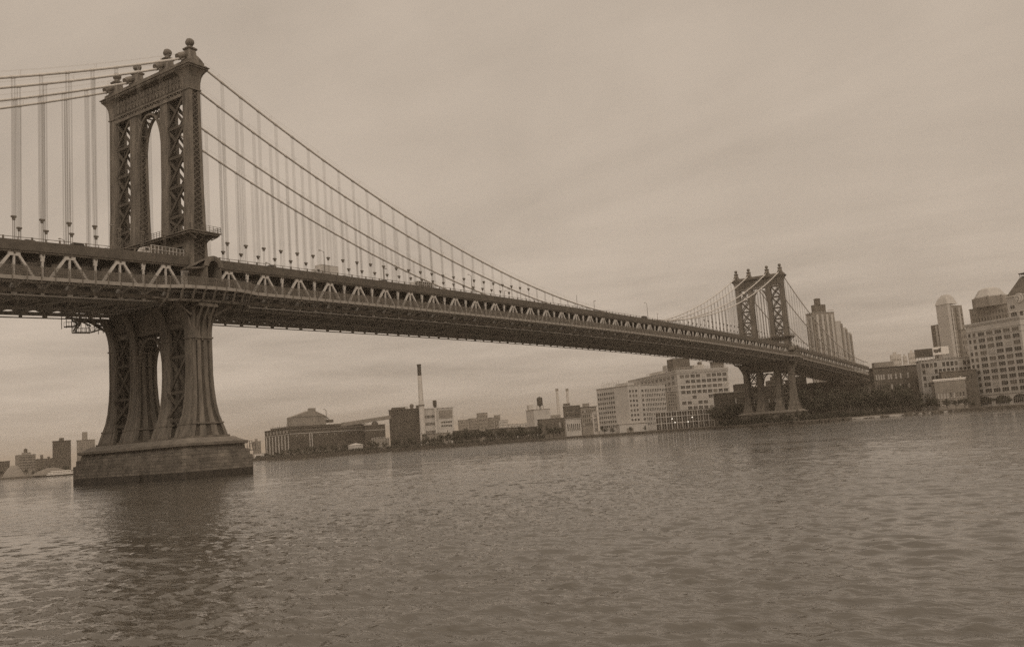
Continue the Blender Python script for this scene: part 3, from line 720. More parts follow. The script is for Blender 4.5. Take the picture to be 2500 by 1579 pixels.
# ================================================================== BUILDINGS
GZ = 1.7
def winmesh(w_, h_, kind, arch=False):
    b = MB()
    if arch:
        n = 8; pts = [(-w_/2, 0)]+[(math.cos(math.pi*(1-i/n))*w_/2, h_-w_*.28+math.sin(math.pi*i/n)*w_*.28) for i in range(n+1)]+[(w_/2, 0)]
        b.loft([[(x, -.06, z) for x, z in pts][::-1], [(x, .02, z) for x, z in pts][::-1]])
    else: b.box(-w_/2, w_/2, -.06, .02, 0, h_)
    nm = max(1, round(w_/1.5))
    for i in range(1, nm+0):
        x = -w_/2+w_*i/nm; b.box(x-.07, x+.07, -.10, -.06, 0.02, h_*.95, 1)
    b.box(-w_/2, w_/2, -.11, -.062, h_*.5-.05, h_*.5+.05, 1)
    b.box(-w_/2-.15, w_/2+.15, -.22, 0, -.28, -.02, 1)
    return b
class Bld:
    def __init__(s, name, label, pxL, pxC, pxR, yt, d, phi, m, trim="stone_l", cat="building", cap=.9, group=None, right=None, left=None):
        p = at(pxC, yt, d); s.h = p.z-GZ; az = math.atan2(p.y-CAM.y, p.x-CAM.x); f = R(phi)
        r2 = Vector((math.sin(az), -math.cos(az))); f2 = Vector((math.cos(az), math.sin(az)))
        u = r2*math.cos(f)+f2*math.sin(f); v = -r2*math.sin(f)+f2*math.cos(f)
        def hit(px, dr):
            q = ray(px, yt); a = Vector((q.x, q.y)); c = Vector((p.x-CAM.x, p.y-CAM.y))
            # c + t*dr parallel to a
            return -(c.x*a.y-c.y*a.x)/(dr.x*a.y-dr.y*a.x)
        s.W = right or max(2, hit(pxR, u)); s.D = left or (max(2, hit(pxL, v)) if pxL < pxC-1 else 18)
        s.m = m; s.trim = trim; s.wins = []
        s.o = thing(name, label, cat, (p.x, p.y, GZ), math.atan2(u.y, u.x), group)
        b = MB(); b.box(0, s.W, 0, s.D, -2, s.h); s.wall = b.obj("wall", m, s.o)
        if cap:
            b = MB(); c = .35
            b.box(-c, s.W+c, -c, s.D+c, s.h, s.h+cap*.45); b.box(-c-.3, s.W+c+.3, -c-.3, s.D+c+.3, s.h+cap*.45, s.h+cap); b.obj("cornice", trim, s.o)
    def box(s, name, x0, x1, y0, y1, z0, z1, m):
        b = MB(); b.box(x0, x1, y0, y1, z0, z1); return b.obj(name, m, s.o)
    def win(s, face, a0, a1, z0, z1, nc, nr, fw_=.6, fh=.6, arch=False, kinds=(.6, .25, .15), skip=0, frame=None):
        """nc x nr windows between fractions a0..a1 of the face and heights z0..z1 (fractions)"""
        Lf = s.W if face == 'F' else s.D
        cw = (a1-a0)*Lf/nc; ch = (z1-z0)*s.h/nr
        ms = {}
        for r in range(nr):
            for c in range(nc):
                if random.random() < skip: continue
                k = random.choices(("glass_d", "glass_m", "glass_l"), kinds)[0]
                if k not in ms: ms[k] = winmesh(cw*fw_, ch*fh, k, arch)
                a = a0*Lf+(c+.5)*cw; z = z0*s.h+(r+.5*(1-fh))*ch
                s.wins.append((face, a, z, (ms, k), frame or s.trim))
    def finish(s):
        cache = {}
        rest = MB()
        for i, (face, a, z, (ms, k), fr) in enumerate(s.wins):
            loc = (a, 0, z) if face == 'F' else (0, a, z)
            if i < 100:
                key = (id(ms), k)
                if key not in cache: cache[key] = ms[k].mesh("window", [k, fr])
                o = link("window", cache[key], s.o, loc)
                if face == 'L': o.rotation_euler = (0, 0, R(-90))
            else:
                bb = ms[k]; ix = {"glass_d": 0, "glass_m": 1, "glass_l": 2}[k]
                vs = [(x+loc[0], y, zz+z) if face == 'F' else (y, -x+loc[1], zz+z) for x, y, zz in bb.v]
                n = len(rest.v); rest.v += vs; rest.f += [tuple(q+n for q in f) for f in bb.f]; rest.m += [ix if mm == 0 else 3 for mm in bb.m]
        if rest.v:
            o = rest.obj("window", ["glass_d", "glass_m", "glass_l", s.wins[-1][4]], s.o); o["kind"] = "stuff"
def band(B, z, dz=.5, c=.2, m=None, name="string_course"):
    b = MB(); b.box(-c, B.W+c, -c, B.D+c, B.h*z, B.h*z+dz); b.obj(name, m or B.trim, B.o)
def watertank(px, yb, d, h_leg, r, h, label, m="metal_d", base=None):
    p = at(px, yb, d); o = thing("water_tower", label, "water tower", tuple(p), 0, "rooftop water towers")
    b = MB(); b.lathe([(.05, h_leg-r*.7), (r*.6, h_leg-r*.3), (r, h_leg), (r, h_leg+h), (r*1.03, h_leg+h), (.05, h_leg+h+r*.55)], n=14); b.obj("tank", m, o)
    b = MB()
    for sx in (-1, 1):
        for sy in (-1, 1): b.bar((sx*r*.9, sy*r*.9, 0), (sx*r*.7, sy*r*.7, h_leg+.2), .35)
    b.bar((-r*.8, -r*.8, h_leg*.5), (r*.8, -r*.8, h_leg*.5), .2); b.bar((-r*.8, r*.8, h_leg*.5), (-r*.8, -r*.8, h_leg*.5), .2); b.tube([(0, 0, 0), (0, 0, h_leg)], .3, 6)
    b.obj("stand", m, o); return o

# --- clocktower block at the right edge
B = Bld("loft_building", "large pale concrete loft block with wide windows, below the clock tower", 2354, 2489, 2640, 778, 668, 52, "concrete2", "tan", cap=2.0)
H = B.h
B.win('L', .02, .80, .155, .93, 5, 10, .74, .56, kinds=(.6, .3, .1)); B.win('L', .815, .90, .155, .93, 1, 10, .62, .56); B.win('L', .905, .985, .155, .93, 1, 10, .55, .56)
B.win('F', .02, .98, .155, .93, 4, 10, .74, .56)
B.win('L', .02, .98, .02, .13, 3, 1, .75, .9, True, (1, 0, 0)); B.win('F', .05, .95, .02, .13, 3, 1, .75, .9, True, (1, 0, 0))
band(B, .142, .6, .35); band(B, .86, .4, .25); band(B, .93, .4, .25)
B.box("annex", 3, 20, B.D-.5, B.D+11, -2, H*.235, "concrete2"); B.finish()
# clock tower rising behind its parapet
B = Bld("clock_tower", "pale clock tower with round dial and steep dark pyramid roof", 2455, 2521, 2640, 716, 682, 52, "tan", "stone_l", cap=1.0, right=26)
B.box("belt", -.3, B.W+.3, -.3, B.D+.3, B.h*.86, B.h*.86+.5, "stone_l"); B.box("belt", -.3, B.W+.3, -.3, B.D+.3, B.h*.775, B.h*.775+.5, "stone_l")
B.win('L', .08, .36, .70, .76, 1, 1, .8, .8, False, (0, .2, .8)); B.win('L', .42, .60, .70, .76, 1, 1, .7, .8, False, (.5, .5, 0)); B.win('L', .66, .93, .70, .76, 1, 1, .8, .8, False, (0, .2, .8))
B.win('L', .07, .36, .80, .865, 1, 1, .8, .85, True, (1, 0, 0)); B.win('L', .42, .60, .79, .865, 1, 1, .6, .8, True, (1, 0, 0)); B.win('L', .65, .94, .80, .865, 1, 1, .8, .85, True, (1, 0, 0))
B.win('L', .08, .3, .885, .93, 1, 1, .7, .7, False, (1, 0, 0)); B.win('L', .70, .92, .885, .93, 1, 1, .7, .7, False, (1, 0, 0))
B.finish()
zz = B.h+1; hw, hd = B.W, B.D
b = MB(); b.loft([[(0, 0, zz), (hw, 0, zz), (hw, hd, zz), (0, hd, zz)], [(hw*.30, hd*.30, zz+12), (hw*.70, hd*.30, zz+12), (hw*.70, hd*.70, zz+12), (hw*.30, hd*.70, zz+12)]]); rf = b.obj("roof", "brick", B.o)
b = MB(); b.box(hw*.28, hw*.72, hd*.28, hd*.72, zz+14.3, zz+14.9); b.box(hw*.33, hw*.67, hd*.33, hd*.67, zz+12, zz+12.6)
for i in range(6):
    for k in (0, 1): b.box(hw*(.31+.38*i/5)-.15, hw*(.31+.38*i/5)+.15, hd*(.31+.38*k)-.15, hd*(.31+.38*k)+.15, zz+12, zz+14.3); b.box(hw*(.31+.38*k)-.15, hw*(.31+.38*k)+.15, hd*(.31+.38*i/5)-.15, hd*(.31+.38*i/5)+.15, zz+12, zz+14.3)
b.obj("lantern", "roof", B.o)
def dial():
    cz = B.h-1.2
    b = MB(); n = 28; r = 3.1
    b.loft([[(x, hd*.5+math.cos(2*math.pi*i/n)*r, cz+math.sin(2*math.pi*i/n)*r) for i in range(n)] for x in (-.9, 0.05)][::-1]); o = b.obj("clock_dial", "stone_l", B.o)
    b = MB()
    for k in range(12):
        a = k*math.pi/6; b.bar((-.95, hd*.5+math.cos(a)*2.0, cz+math.sin(a)*2.0), (-.95, hd*.5+math.cos(a)*2.6, cz+math.sin(a)*2.6), .28, .12, upv=(1, 0, 0))
    for a, l_ in ((R(40), 1.5), (R(-65), 2.0)): b.bar((-.98, hd*.5, cz), (-.98, hd*.5+math.cos(a)*l_, cz+math.sin(a)*l_), .34, .12, upv=(1, 0, 0))
    b.obj("clock_hands", "roof", o)
dial()
# --- octagon topped tower
B = Bld("office_tower", "brown stone tower with octagonal top storeys and a low pale roof, beside the clock tower", 2364, 2460, 2475, 741, 950, 60, "brick2", "brick2", cap=.5)
W_, D_, H = B.W, B.D, B.h; cxx, cyy = W_*.5, D_*.5
B.win('L', .04, .96, .45, .97, 12, 9, .45, .5, kinds=(.5, .5, 0), frame="brick2"); B.finish()
def octo(b, r, z0, z1, r1=None, sx=1): b.loft([[(cxx+math.cos(R(22.5+45*i))*r*.9, cyy+math.sin(R(22.5+45*i))*r*sx, z0) for i in range(8)], [(cxx+math.cos(R(22.5+45*i))*(r1 or r)*.9, cyy+math.sin(R(22.5+45*i))*(r1 or r)*sx, z1) for i in range(8)]])
b = MB(); rr = D_*.40; octo(b, rr, H, H+9); 
for i in range(8):
    a = R(22.5+45*i); b.box(cxx+math.cos(a)*rr*.9-.6, cxx+math.cos(a)*rr*.9+.6, cyy+math.sin(a)*rr-.6, cyy+math.sin(a)*rr+.6, H, H+9.5)
b.obj("upper_storeys", "brick2", B.o)
b = MB(); octo(b, rr*.98, H+9, H+10.2, rr*.95); octo(b, rr*.9, H+10.2, H+16.5, rr*.62); octo(b, rr*.62, H+16.5, H+18, rr*.4); b.obj("roof", "copper", B.o)
# --- tall tower with pale hipped crown
B = Bld("office_tower", "tall slab tower with pale central shaft and pale hipped crown, left of the octagonal tower", 2286, 2312, 2348, 745, 1150, 52, "brick2", "brick2", cap=0)
H = B.h; B.box("shaft", -1.5, B.W*.12, -1.5, B.D, -2, H+1.5, "copper")
B.box("left_bay", 2, 12, B.D-.4, B.D+13, -2, H*.83, "brick")
B.box("stripe", 3, 5.5, B.D+4, B.D+7, 0, H*.82, "copper").location.x = -1.2
for i, q in enumerate((.24, .48, .72)): B.box("pilaster", B.W*q, B.W*q+2.0, -.5, .1, 0, H-3, "tan" if i % 2 == 0 else "brick")
b = MB(); W_, D_ = B.W, B.D; b.loft([[(-2, -2, H+1.5), (W_*.62, -2, H+1.5), (W_*.62, D_+1, H+1.5), (-2, D_+1, H+1.5)], [(1, 1, H+9), (W_*.55, 1, H+9), (W_*.55, D_-2, H+9), (1, D_-2, H+9)], [(4, 3, H+13), (W_*.45, 3, H+13), (W_*.45, D_-5, H+13), (4, D_-5, H+13)]]); b.obj("roof", "copper", B.o)
B.win('F', .14, .98, .25, .97, 6, 16, .4, .5, kinds=(.6, .4, 0), frame="brick2"); B.finish()
B = Bld("apartment_block", "narrow brown building wedged between the crowned tower and the loft block", 2340, 2345, 2372, 806, 900, 10, "brick2", "brick2", cap=.6); B.win('F', .05, .95, .3, .95, 6, 9, .4, .5); B.finish()
# --- twin billboards and the concrete frame building below them
def billboard(px0, px1, yt, yb, d, label, pic):
    p = at(px0, yt, d); q = at(px1, yt+(-.07)*(px1-px0), d*(1.0)); lo = at((px0+px1)/2, yb, d)
    dv = Vector((q.x-p.x, q.y-p.y)); Lw = dv.length; h = p.z-lo.z
    o = thing("billboard", label, "billboard", (p.x, p.y, lo.z-4), math.atan2(dv.y, dv.x), "rooftop billboards")
    b = MB(); b.box(0, Lw, 0, .6, 4, 4+h); b.obj("panel", "white" if pic else "bill", o)
    b = MB()
    for i in range(7): x = Lw*i/6; b.box(x-.15, x+.15, .7, 1.0, 0, 4+h*.9); b.bar((x, 3.5, 0), (x, .9, 4+h*.7), .2)
    b.box(0, Lw, .2, 1.2, 3.6, 3.85); b.obj("frame", "steel_d", o)
    if pic:
        b = MB()
        for (x, z, w_, hh) in ((.05, .35, .18, .35), (.12, .25, .2, .3), (.24, .38, .2, .32), (.38, .3, .14, .5), (.46, .5, .07, .4)): b.box(Lw*x, Lw*(x+w_), -.08-.013*x, 0, 4+h*z, 4+h*(z+hh))
        b.obj("picture", "glass_m", o)
billboard(2232, 2275, 854, 872, 690, "dark blank rooftop billboard seen from behind, left of the white one", False)
billboard(2276, 2315, 848, 865, 684, "white rooftop billboard with a dark grey picture, beside the dark one", True)
B = Bld("warehouse", "long concrete framed warehouse carrying the two billboards", 2236, 2245, 2372, 882, 700, 8, "tan", "tan", cap=.6)
B.win('F', .02, .98, .45, .97, 12, 4, .7, .62, kinds=(.7, .2, .1)); B.finish()
B = Bld("warehouse", "dark brick warehouse with a top row of pale windows, above the shore trees", 2120, 2131, 2252, 900, 720, 14, "brick", "brick", cap=.7)
B.win('F', .03, .72, .72, .88, 14, 1, .6, .7, kinds=(0, .3, .7), frame="brick"); B.win('F', .03, .95, .50, .66, 16, 1, .5, .6, kinds=(.6, .3, .1), frame="brick"); B.win('F', .03, .95, .2, .45, 16, 2, .5, .6, kinds=(1, 0, 0), frame="brick")  # top row mostly pale blinds
B.box("penthouse", 2, 16, 3, 10, B.h, B.h+4.5, "brick2"); B.box("parapet", 17, 42, -.3, 1, B.h+.7, B.h+1.1, "white"); B.box("roof_shed", 43, 62, 4, 12, B.h, B.h+4, "brick"); B.finish()
B = Bld("brick_building", "low brown brick building with a bright cornice, left of the loft block", 2272, 2280, 2356, 932, 672, 6, "brick2", "white", cap=1.6)
B.win('F', .04, .96, .12, .62, 9, 2, .4, .6, kinds=(.3, .4, .3)); B.finish()
B = Bld("brick_building", "plain dark brown brick wall between billboards warehouse and loft block", 2292, 2298, 2384, 909, 684, 6, "brick", "brick2", cap=.5); B.win('F', .05, .9, .5, .92, 8, 2, .4, .5, kinds=(.6, .3, .1), frame="brick2"); B.finish()
for i, (l, r_, yt, d, lb) in enumerate(((2172, 2200, 866, 2300, "hazy pale tower block farthest left beyond the dark warehouse"), (2203, 2214, 869, 2500, "thin hazy tower block in the middle of the distant three"), (2216, 2236, 861, 2400, "hazy pale tower block touching the dark billboard"))):
    B = Bld("apartment_block", lb, l, l+3, r_, yt, d, 10, "concrete2", "concrete2", cap=0); B.box("bulkhead", B.W*.3, B.W*.6, 5, 12, B.h, B.h+6, "concrete2"); B.win('F', .05, .95, .4, .95, 6, 6, .5, .4, kinds=(0, 1, 0), frame="concrete2"); B.finish()
# --- apartment tower behind the far bridge tower
B = Bld("apartment_tower", "stepped striped apartment tower rising right behind the far bridge tower", 1967, 1984, 2036, 764, 980, 35, "brick2", "tan", cap=.6)
H = B.h; W_, D_ = B.W, B.D
for i, q in enumerate((.12, .36, .58, .80)): B.box("bay", W_*q, W_*q+W_*.10, -1.2, .1, 0, H-2, "tan")
for q in (.2, .6): B.box("bay", -1.2, .1, D_*q, D_*q+D_*.2, 0, H-3, "tan")
B.box("left_wing", 2, 10, D_-.2, D_+4, -2, H-9, "brick2")
B.box("penthouse", W_*.22, W_*.72, 3, D_*.8, H+.6, H+9, "brick"); b = MB(); b.lathe([(3.2, 0), (3.2, 5), (3.5, 5.1), (3.2, 6.4), (.1, 7)], (W_*.40, D_*.4, H+9), 8); b.obj("water_tank", "brick", B.o)
B.box("roof_frame", W_*.74, W_, -.2, 1, H+2.0, H+2.6, "tan")
B.box("shoulder", W_, W_*1.34, 2, D_*.9, -2, H-9, "tan"); B.box("shoulder", W_*1.34, W_*1.62, 4, D_, -2, H-16, "tan"); B.box("shoulder", W_*1.62, W_*1.86, 6, D_+2, -2, H-21, "tan")
for q in (1.30, 1.56, 1.80): B.box("recess_strip", W_*q, W_*q+1.8, .8+(q-1.3)*8, 8, 0, H-12-(q-1.3)*22, "brick2")
B.win('F', .02, .98, .3, .95, 9, 14, .45, .45, kinds=(.6, .4, 0), frame="brick2"); B.finish()
# --- around the far tower
B = Bld("brick_building", "dark brick building between the cornice block and the far bridge tower", 1741, 1748, 1835, 962, 690, 10, "brick3", "brick2", cap=.8)
B.win('F', .03, .97, .62, .86, 12, 1, .4, .6, kinds=(.7, .2, .1)); B.win('F', .03, .97, .1, .58, 12, 3, .4, .5, kinds=(.8, .2, 0)); B.box("bulkhead", B.W*.62, B.W*.9, 5, 16, B.h, B.h+6.5, "brick3"); B.finish()
B = Bld("brick_building", "long dark stepped building seen through the far tower legs", 1818, 1822, 1965, 947, 720, 8, "brick3", "brick2", cap=.6)
B.box("stair_head", B.W*.40, B.W*.62, 4, 16, B.h, B.h+4.5, "brick3"); B.box("stair_head", B.W*.48, B.W*.62, 4.5, 15, B.h+4.51, B.h+7.5, "brick3"); B.box("stair_head", B.W*.74, B.W*.9, 4, 16, B.h, B.h+4, "brick3"); B.win('F', .03, .97, .3, .9, 18, 3, .4, .5); B.finish()
B = Bld("brick_building", "dark block with a stepped roof just right of the far tower legs", 1936, 1942, 1968, 921, 760, 15, "brick3", "brick2", cap=.6); B.box("wing", B.W, B.W+9, 2, 14, -2, B.h-6, "brick3"); B.win('F', .1, .9, .3, .9, 5, 4, .4, .5); B.finish()
B = Bld("brick_building", "brown block with pale sills under the side span near the anchorage", 1972, 1978, 2052, 936, 790, 12, "brick", "brick2", cap=.6); B.win('F', .03, .97, .5, .92, 11, 2, .45, .6, kinds=(.5, .3, .2)); B.finish()
# --- pale eight storey loft building
B = Bld("loft_building", "pale eight storey loft building with blank corner wall, closest to the river in midframe", 1455, 1531, 1623, 941, 745, 40, "concrete", "stone_l", cap=.5)
for k in range(1): pass
B.win('L', .42, .985, .10, .93, 8, 8, .62, .48, kinds=(.85, .15, 0)); B.win('F', .02, .26, .10, .93, 3, 8, .6, .46, kinds=(.8, .2, 0)); B.win('F', .35, .42, .10, .93, 1, 8, .75, .46, kinds=(.8, .2, 0)); B.win('F', .44, .99, .10, .93, 12, 8, .5, .58, kinds=(.9, .1, 0))
B.box("corner_parapet", -.2, B.W*.18, -.2, B.D*.35, B.h+.5, B.h+2.4, "concrete")
B.box("pilaster", B.W*.28, B.W*.33, -.5, .1, 0, B.h, "concrete"); B.finish()
b = MB()
for i in range(11):
    y = B.D*(.30+.55*i/10); b.box(1.0, 1.25, y-.12, y+.12, B.h+.5, B.h+4.2+1.5*((i*7) % 3 == 0))
for i in range(12):
    x = B.W*(.02+.36*i/11); b.box(x-.1, x+.1, 1.0, 1.2, B.h+.5, B.h+4.0)
b.box(1.05, 1.2, B.D*.5, B.D*.7, B.h+3.6, B.h+3.8); b.obj("roof_posts", "steel_d", B.o)
B = Bld("low_shed", "low white shed at the foot of the pale loft building", 1504, 1512, 1580, 1036, 735, 4, "concrete", "concrete", cap=.3, cat="shed"); B.box("door", B.W*.25, B.W*.5, -.1, 0.02, 0, B.h*.5, "brick2"); B.finish()
# --- big cornice building
B = Bld("loft_building", "big loft block with heavy projecting cornice and dark rooftop tank house", 1533, 1652, 1777, 909, 850, 24, "tan", "tan", cap=2.2)
H, W_, D_ = B.h, B.W, B.D
B.win('F', .04, .98, .30, .97, 9, 7, .74, .55, kinds=(.6, .25, .15)); B.win('L', .04, .98, .58, .97, 12, 4, .6, .55, kinds=(.5, .35, .15)); B.win('F', .04, .75, .02, .28, 14, 2, .5, .6)
band(B, .665, .5, .25, "stone_l"); band(B, .755, .5, .25, "stone_l")
B.box("tank_house", W_*.05, W_*.38, 12, 26, H+2.2, H+14, "brick"); B.box("bulkhead", W_*.02, W_*.12, 26.1, 34, H+2.2, H+9, "copper"); B.box("bulkhead", W_*.42, W_*.62, 8, 18, H+2.2, H+6.5, "copper")
B.box("bulkhead", 14, 24, D_*.55, D_*.8, H+2.2, H+6.5, "copper"); B.finish()
b = MB()
for i in range(20): x = W_*(.02+.96*i/19); b.box(x-.1, x+.1, 1, 1.2, H+2.2, H+4.6)
b.box(0, W_*.98, 1, 1.15, H+4.4, H+4.6); b.box(0, W_*.98, 1, 1.15, H+3.3, H+3.45)
for i in range(20): y = D_*(.02+.6*i/19); b.box(1, 1.2, y-.1, y+.1, H+2.2, H+4.6)
b.box(1, 1.15, 0, D_*.62, H+4.4, H+4.6); b.obj("roof_railing", "steel_d", B.o)
b = MB()                                # modillions under the cornice
for i in range(40): x = W_*i/39; b.box(x-.25, x+.25, -.9, 0, H-1.2, H)
for i in range(60): y = D_*i/59; b.box(-.9, 0, y-.25, y+.25, H-1.2, H)
b.obj("modillions", "tan", B.o)
B = Bld("brick_building", "tall dark slab filling the gap between the pale loft and the cornice block", 1620, 1626, 1652, 957, 800, 20, "brick2", "tan", cap=.6); B.win('F', .1, .95, .25, .95, 4, 8, .45, .55, kinds=(.8, .2, 0)); B.finish()
B = Bld("rooftop_building", "dark windowless block whose top touches the underside of the far deck", 1733, 1738, 1767, 884, 1000, 14, "brick", "brick", cap=.4); B.win('F', .1, .9, .3, .8, 4, 6, .4, .5); B.finish()
B = Bld("office_tower", "thin distant tower peeping just below the deck near the dark tank house", 1702, 1705, 1713, 884, 1500, 14, "brick", "brick", cap=.4); B.win('F', .1, .9, .3, .9, 3, 9, .4, .5); B.finish()
B = Bld("low_building", "long dark block standing in for the shaded open storey behind the pale steel frame", 1600, 1605, 1747, 1006, 724, 6, "brick3", "brick2", cap=.3); B.win('F', .02, .98, .1, .85, 14, 2, .7, .7, kinds=(.8, .2, 0), frame="brick2"); B.finish()  # dark walls put in for the shaded inside of the open storey
# pale steel frame with floodlights in front of the cornice block
p = at(1602, 1038, 700); q = at(1744, 1026, 712); dv = Vector((q.x-p.x, q.y-p.y)); Lw = dv.length
o = thing("steel_frame", "open frame of pale posts and beams on the shore before the cornice block", "steel frame", (p.x, p.y, GZ), math.atan2(dv.y, dv.x))
b = MB(); hh = at(1602, 1010, 700).z-GZ+1
for i in range(12):
    x = Lw*i/11; b.box(x-.24, x+.24, -.24, .24, 0, hh); b.box(x-.12, x+.12, 7.85, 8.1, 0, hh)
for z in (hh*.36, hh*.72, hh): b.box(-.3, Lw+.3, -.3, .3, z-.25, z+.2); b.box(-.2, Lw+.2, 7.8, 8.1, z-.2, z+.15)
for i in range(12): x = Lw*i/11; b.box(x-.1, x+.1, .1, 7.9, hh-.15, hh)
b.obj("posts", "steel_l", o)
me = bpy.data.materials.new("floodlight_glow"); me.use_nodes = True; e = me.node_tree.nodes["Principled BSDF"]; e.inputs["Emission Color"].default_value = (1, .9, .75, 1); e.inputs["Emission Strength"].default_value = 1.3; M["glow"] = me
for i, (x, z) in enumerate(((1641, 1022), (1648, 1031), (1690, 1018), (1680, 1029))):
    pp = at(x, z, 699); lb = ("upper left floodlight on the pale frame", "lower left floodlight on the pale frame", "upper right floodlight on the pale frame", "lower right floodlight on the pale frame")[i]
    oo = thing("floodlight", lb, "floodlight", tuple(pp), math.atan2(dv.y, dv.x), "floodlights on the pale steel frame")
    b = MB(); b.lathe([(.15, -.3), (.42, -.2), (.5, 0), (.42, .25), (.1, .4)], n=10); b.obj("lamp", "glow", oo); b = MB(); b.box(-.06, .06, 0, .9, -.4, -.25); b.obj("bracket", "steel_d", oo)
# --- mid-left blocks
B = Bld("brick_building", "brown five storey building just left of the pale loft building", 1414, 1418, 1456, 995, 880, 8, "brick2", "brick", cap=.6); B.win('F', .05, .95, .3, .93, 7, 4, .45, .55); B.box("bulkhead", 3, 9, 4, 9, B.h, B.h+4, "brick2"); B.finish()
B = Bld("brick_building", "brown building with dark window bands, second left of the pale loft building", 1374, 1378, 1416, 992, 900, 8, "brick", "tan", cap=.6); B.win('F', .05, .95, .45, .93, 8, 3, .6, .5, kinds=(.9, .1, 0)); B.box("bulkhead", 0, 6, 2, 8, B.h, B.h+3, "brick"); B.finish()
B = Bld("row_house", "narrow white fronted house against the pale loft building", 1445, 1447, 1458, 1005, 800, 5, "white", "white", cap=.5, cat="house"); B.win('F', .1, .9, .1, .95, 3, 4, .5, .75, kinds=(1, 0, 0)); B.finish()
B = Bld("low_building", "low pale building with tall windows on the shore left of the brown blocks", 1378, 1381, 1418, 1024, 838, 5, "concrete2", "tan", cap=.8); B.win('F', .05, .95, .3, .75, 7, 1, .5, .9, kinds=(.6, .4, 0)); B.finish()
B = Bld("warehouse", "grey warehouse carrying a water tower, midframe on the far shore", 1284, 1303, 1343, 1000, 1000, 25, "concrete2", "concrete2", cap=.5); B.win('F', .05, .95, .15, .45, 8, 2, .5, .5, kinds=(.5, .5, 0)); B.box("stair_head", 1, 6, B.D-7, B.D-1, B.h, B.h+6, "concrete2"); B.box("wing", B.W, B.W+14, 3, 20, -2, B.h-7, "brick2"); B.finish()
watertank(1319, 999, 1005, 5.0, 3.2, 7.5, "dark water tower on legs above the grey warehouse in midframe")
for i, (x, lb) in enumerate(((1361, "left one of the two slim pale chimneys"), (1386, "right one of the two slim pale chimneys"))):
    p = at(x+5, 1035, 1900); top = at(x, 948, 1900).z
    o = thing("chimney", lb, "chimney", (p.x, p.y, GZ), 0, "pair of slim pale chimneys"); hh = top-GZ
    b = MB(); b.lathe([(4.2, 0), (3.2, hh*.35), (2.7, hh-5)], n=14); b.obj("shaft", "pipe", o)
    b = MB(); b.lathe([(2.75, hh-5), (3.3, hh-4.6), (3.3, hh-2), (2.9, hh-1.8), (2.9, hh)], n=14); b.obj("rim", "brick2", o)
# --- distant housing steps
for (l, c, r_, yt, d, nm, lb, m_) in ((1118, 1121, 1143, 1026, 1500, "apartment_block", "low brown block with an antenna, leftmost of the distant stepped row", "brick2"), (1143, 1146, 1165, 1022, 1520, "apartment_block", "brown block second in the distant stepped row", "brick2"), (1163, 1166, 1190, 1009, 1540, "apartment_block", "tallest brown block of the distant stepped row", "brick2"),
        (1190, 1193, 1206, 1020, 1560, "apartment_block", "dull block right of the tallest in the distant stepped row", "brick2"), (1206, 1209, 1221, 1014, 1580, "apartment_block", "narrow upright block at the right end of the distant stepped row", "brick2"), (1216, 1219, 1240, 1026, 1500, "apartment_block", "pale low block right of the narrow upright one", "concrete2"), (1240, 1243, 1290, 1036, 1300, "low_building", "pale low sheds left of the water tower warehouse", "concrete2")):
    B = Bld(nm, lb, l, c, r_, yt, d, 8, m_, m_, cap=.5, group="distant blocks behind the shore"); B.win('F', .05, .95, .3, .95, 6, 5, .5, .4, kinds=(.6, .4, 0), frame=m_)
    if "antenna" in lb: b = MB(); b.tube([(B.W*.5, 5, B.h), (B.W*.5, 5, B.h+13)], .3, 5); b.obj("antenna", "steel_d", B.o)
    B.finish()
# --- power plant
B = Bld("plant_building", "tall dark windowless boiler block left of the big chimney", 949, 951, 1026, 1002, 980, 6, "brick3", "brick", cap=.8)
B.box("roof_unit", 3, 17, 3, 10, B.h, B.h+3, "roof"); B.box("roof_unit", B.W*.52, B.W*.62, 3, 8, B.h, B.h+3.5, "concrete2"); b = MB(); b.lathe([(1.8, 0), (1.8, 2.5), (2.4, 3.5), (2.2, 5), (.8, 6), (.1, 6.2)], (B.W*.75, 6, B.h), 10); b.obj("vent", "steel", B.o)
B.box("roof_unit", B.W*.9, B.W*.99, 3, 8, B.h, B.h+4, "brick"); B.finish()
B = Bld("plant_building", "pale banded plant building right of the big chimney", 1024, 1027, 1106, 1000, 975, 8, "concrete2", "tan", cap=.8)
for z in (.80, .60, .38, .22): B.win('F', .08, .42, z-.05, z+.05, 8, 1, .75, .7, kinds=(.6, .4, 0))
B.box("dark_panel", B.W*.55, B.W*.97, -.12, .05, B.h*.72, B.h*.95, "brick2")
for z in (.62, .52): B.win('F', .6, .95, z-.04, z+.04, 5, 1, .85, .6, kinds=(.8, .2, 0), frame="white")
B.box("pier_strip", B.W*.42, B.W*.50, -1, .1, 0, B.h+3, "concrete"); B.box("corner_strip", 0, B.W*.07, -1, .1, 0, B.h, "concrete"); B.box("drainpipe", B.W*.78, B.W*.80, -.3, .05, 0, B.h*.4, "brick"); B.finish()
p = at(1033, 1062, 965); o = thing("chimney", "very tall pale chimney with a dark top band above the power plant", "chimney", (p.x, p.y, GZ)); hh = at(1024, 889, 965).z-GZ
b = MB(); b.lathe([(3.2, 0), (2.75, hh*.45), (2.1, hh*.86)], n=20); b.obj("shaft", "pipe", o)
b = MB(); b.lathe([(2.12, hh*.86), (2.02, hh-1.5), (2.35, hh-1.3), (2.35, hh)], n=20); b.obj("top_band", "metal_d", o)
b = MB(); b.lathe([(3.35, hh*.492), (3.35, hh*.505)], n=20)
for k in range(12): a = k*math.pi/6; b.bar((3.3*math.cos(a), 3.3*math.sin(a), hh*.5), (3.3*math.cos(a), 3.3*math.sin(a), hh*.5+1.1), .08)
b.obj("gallery", "steel", o)
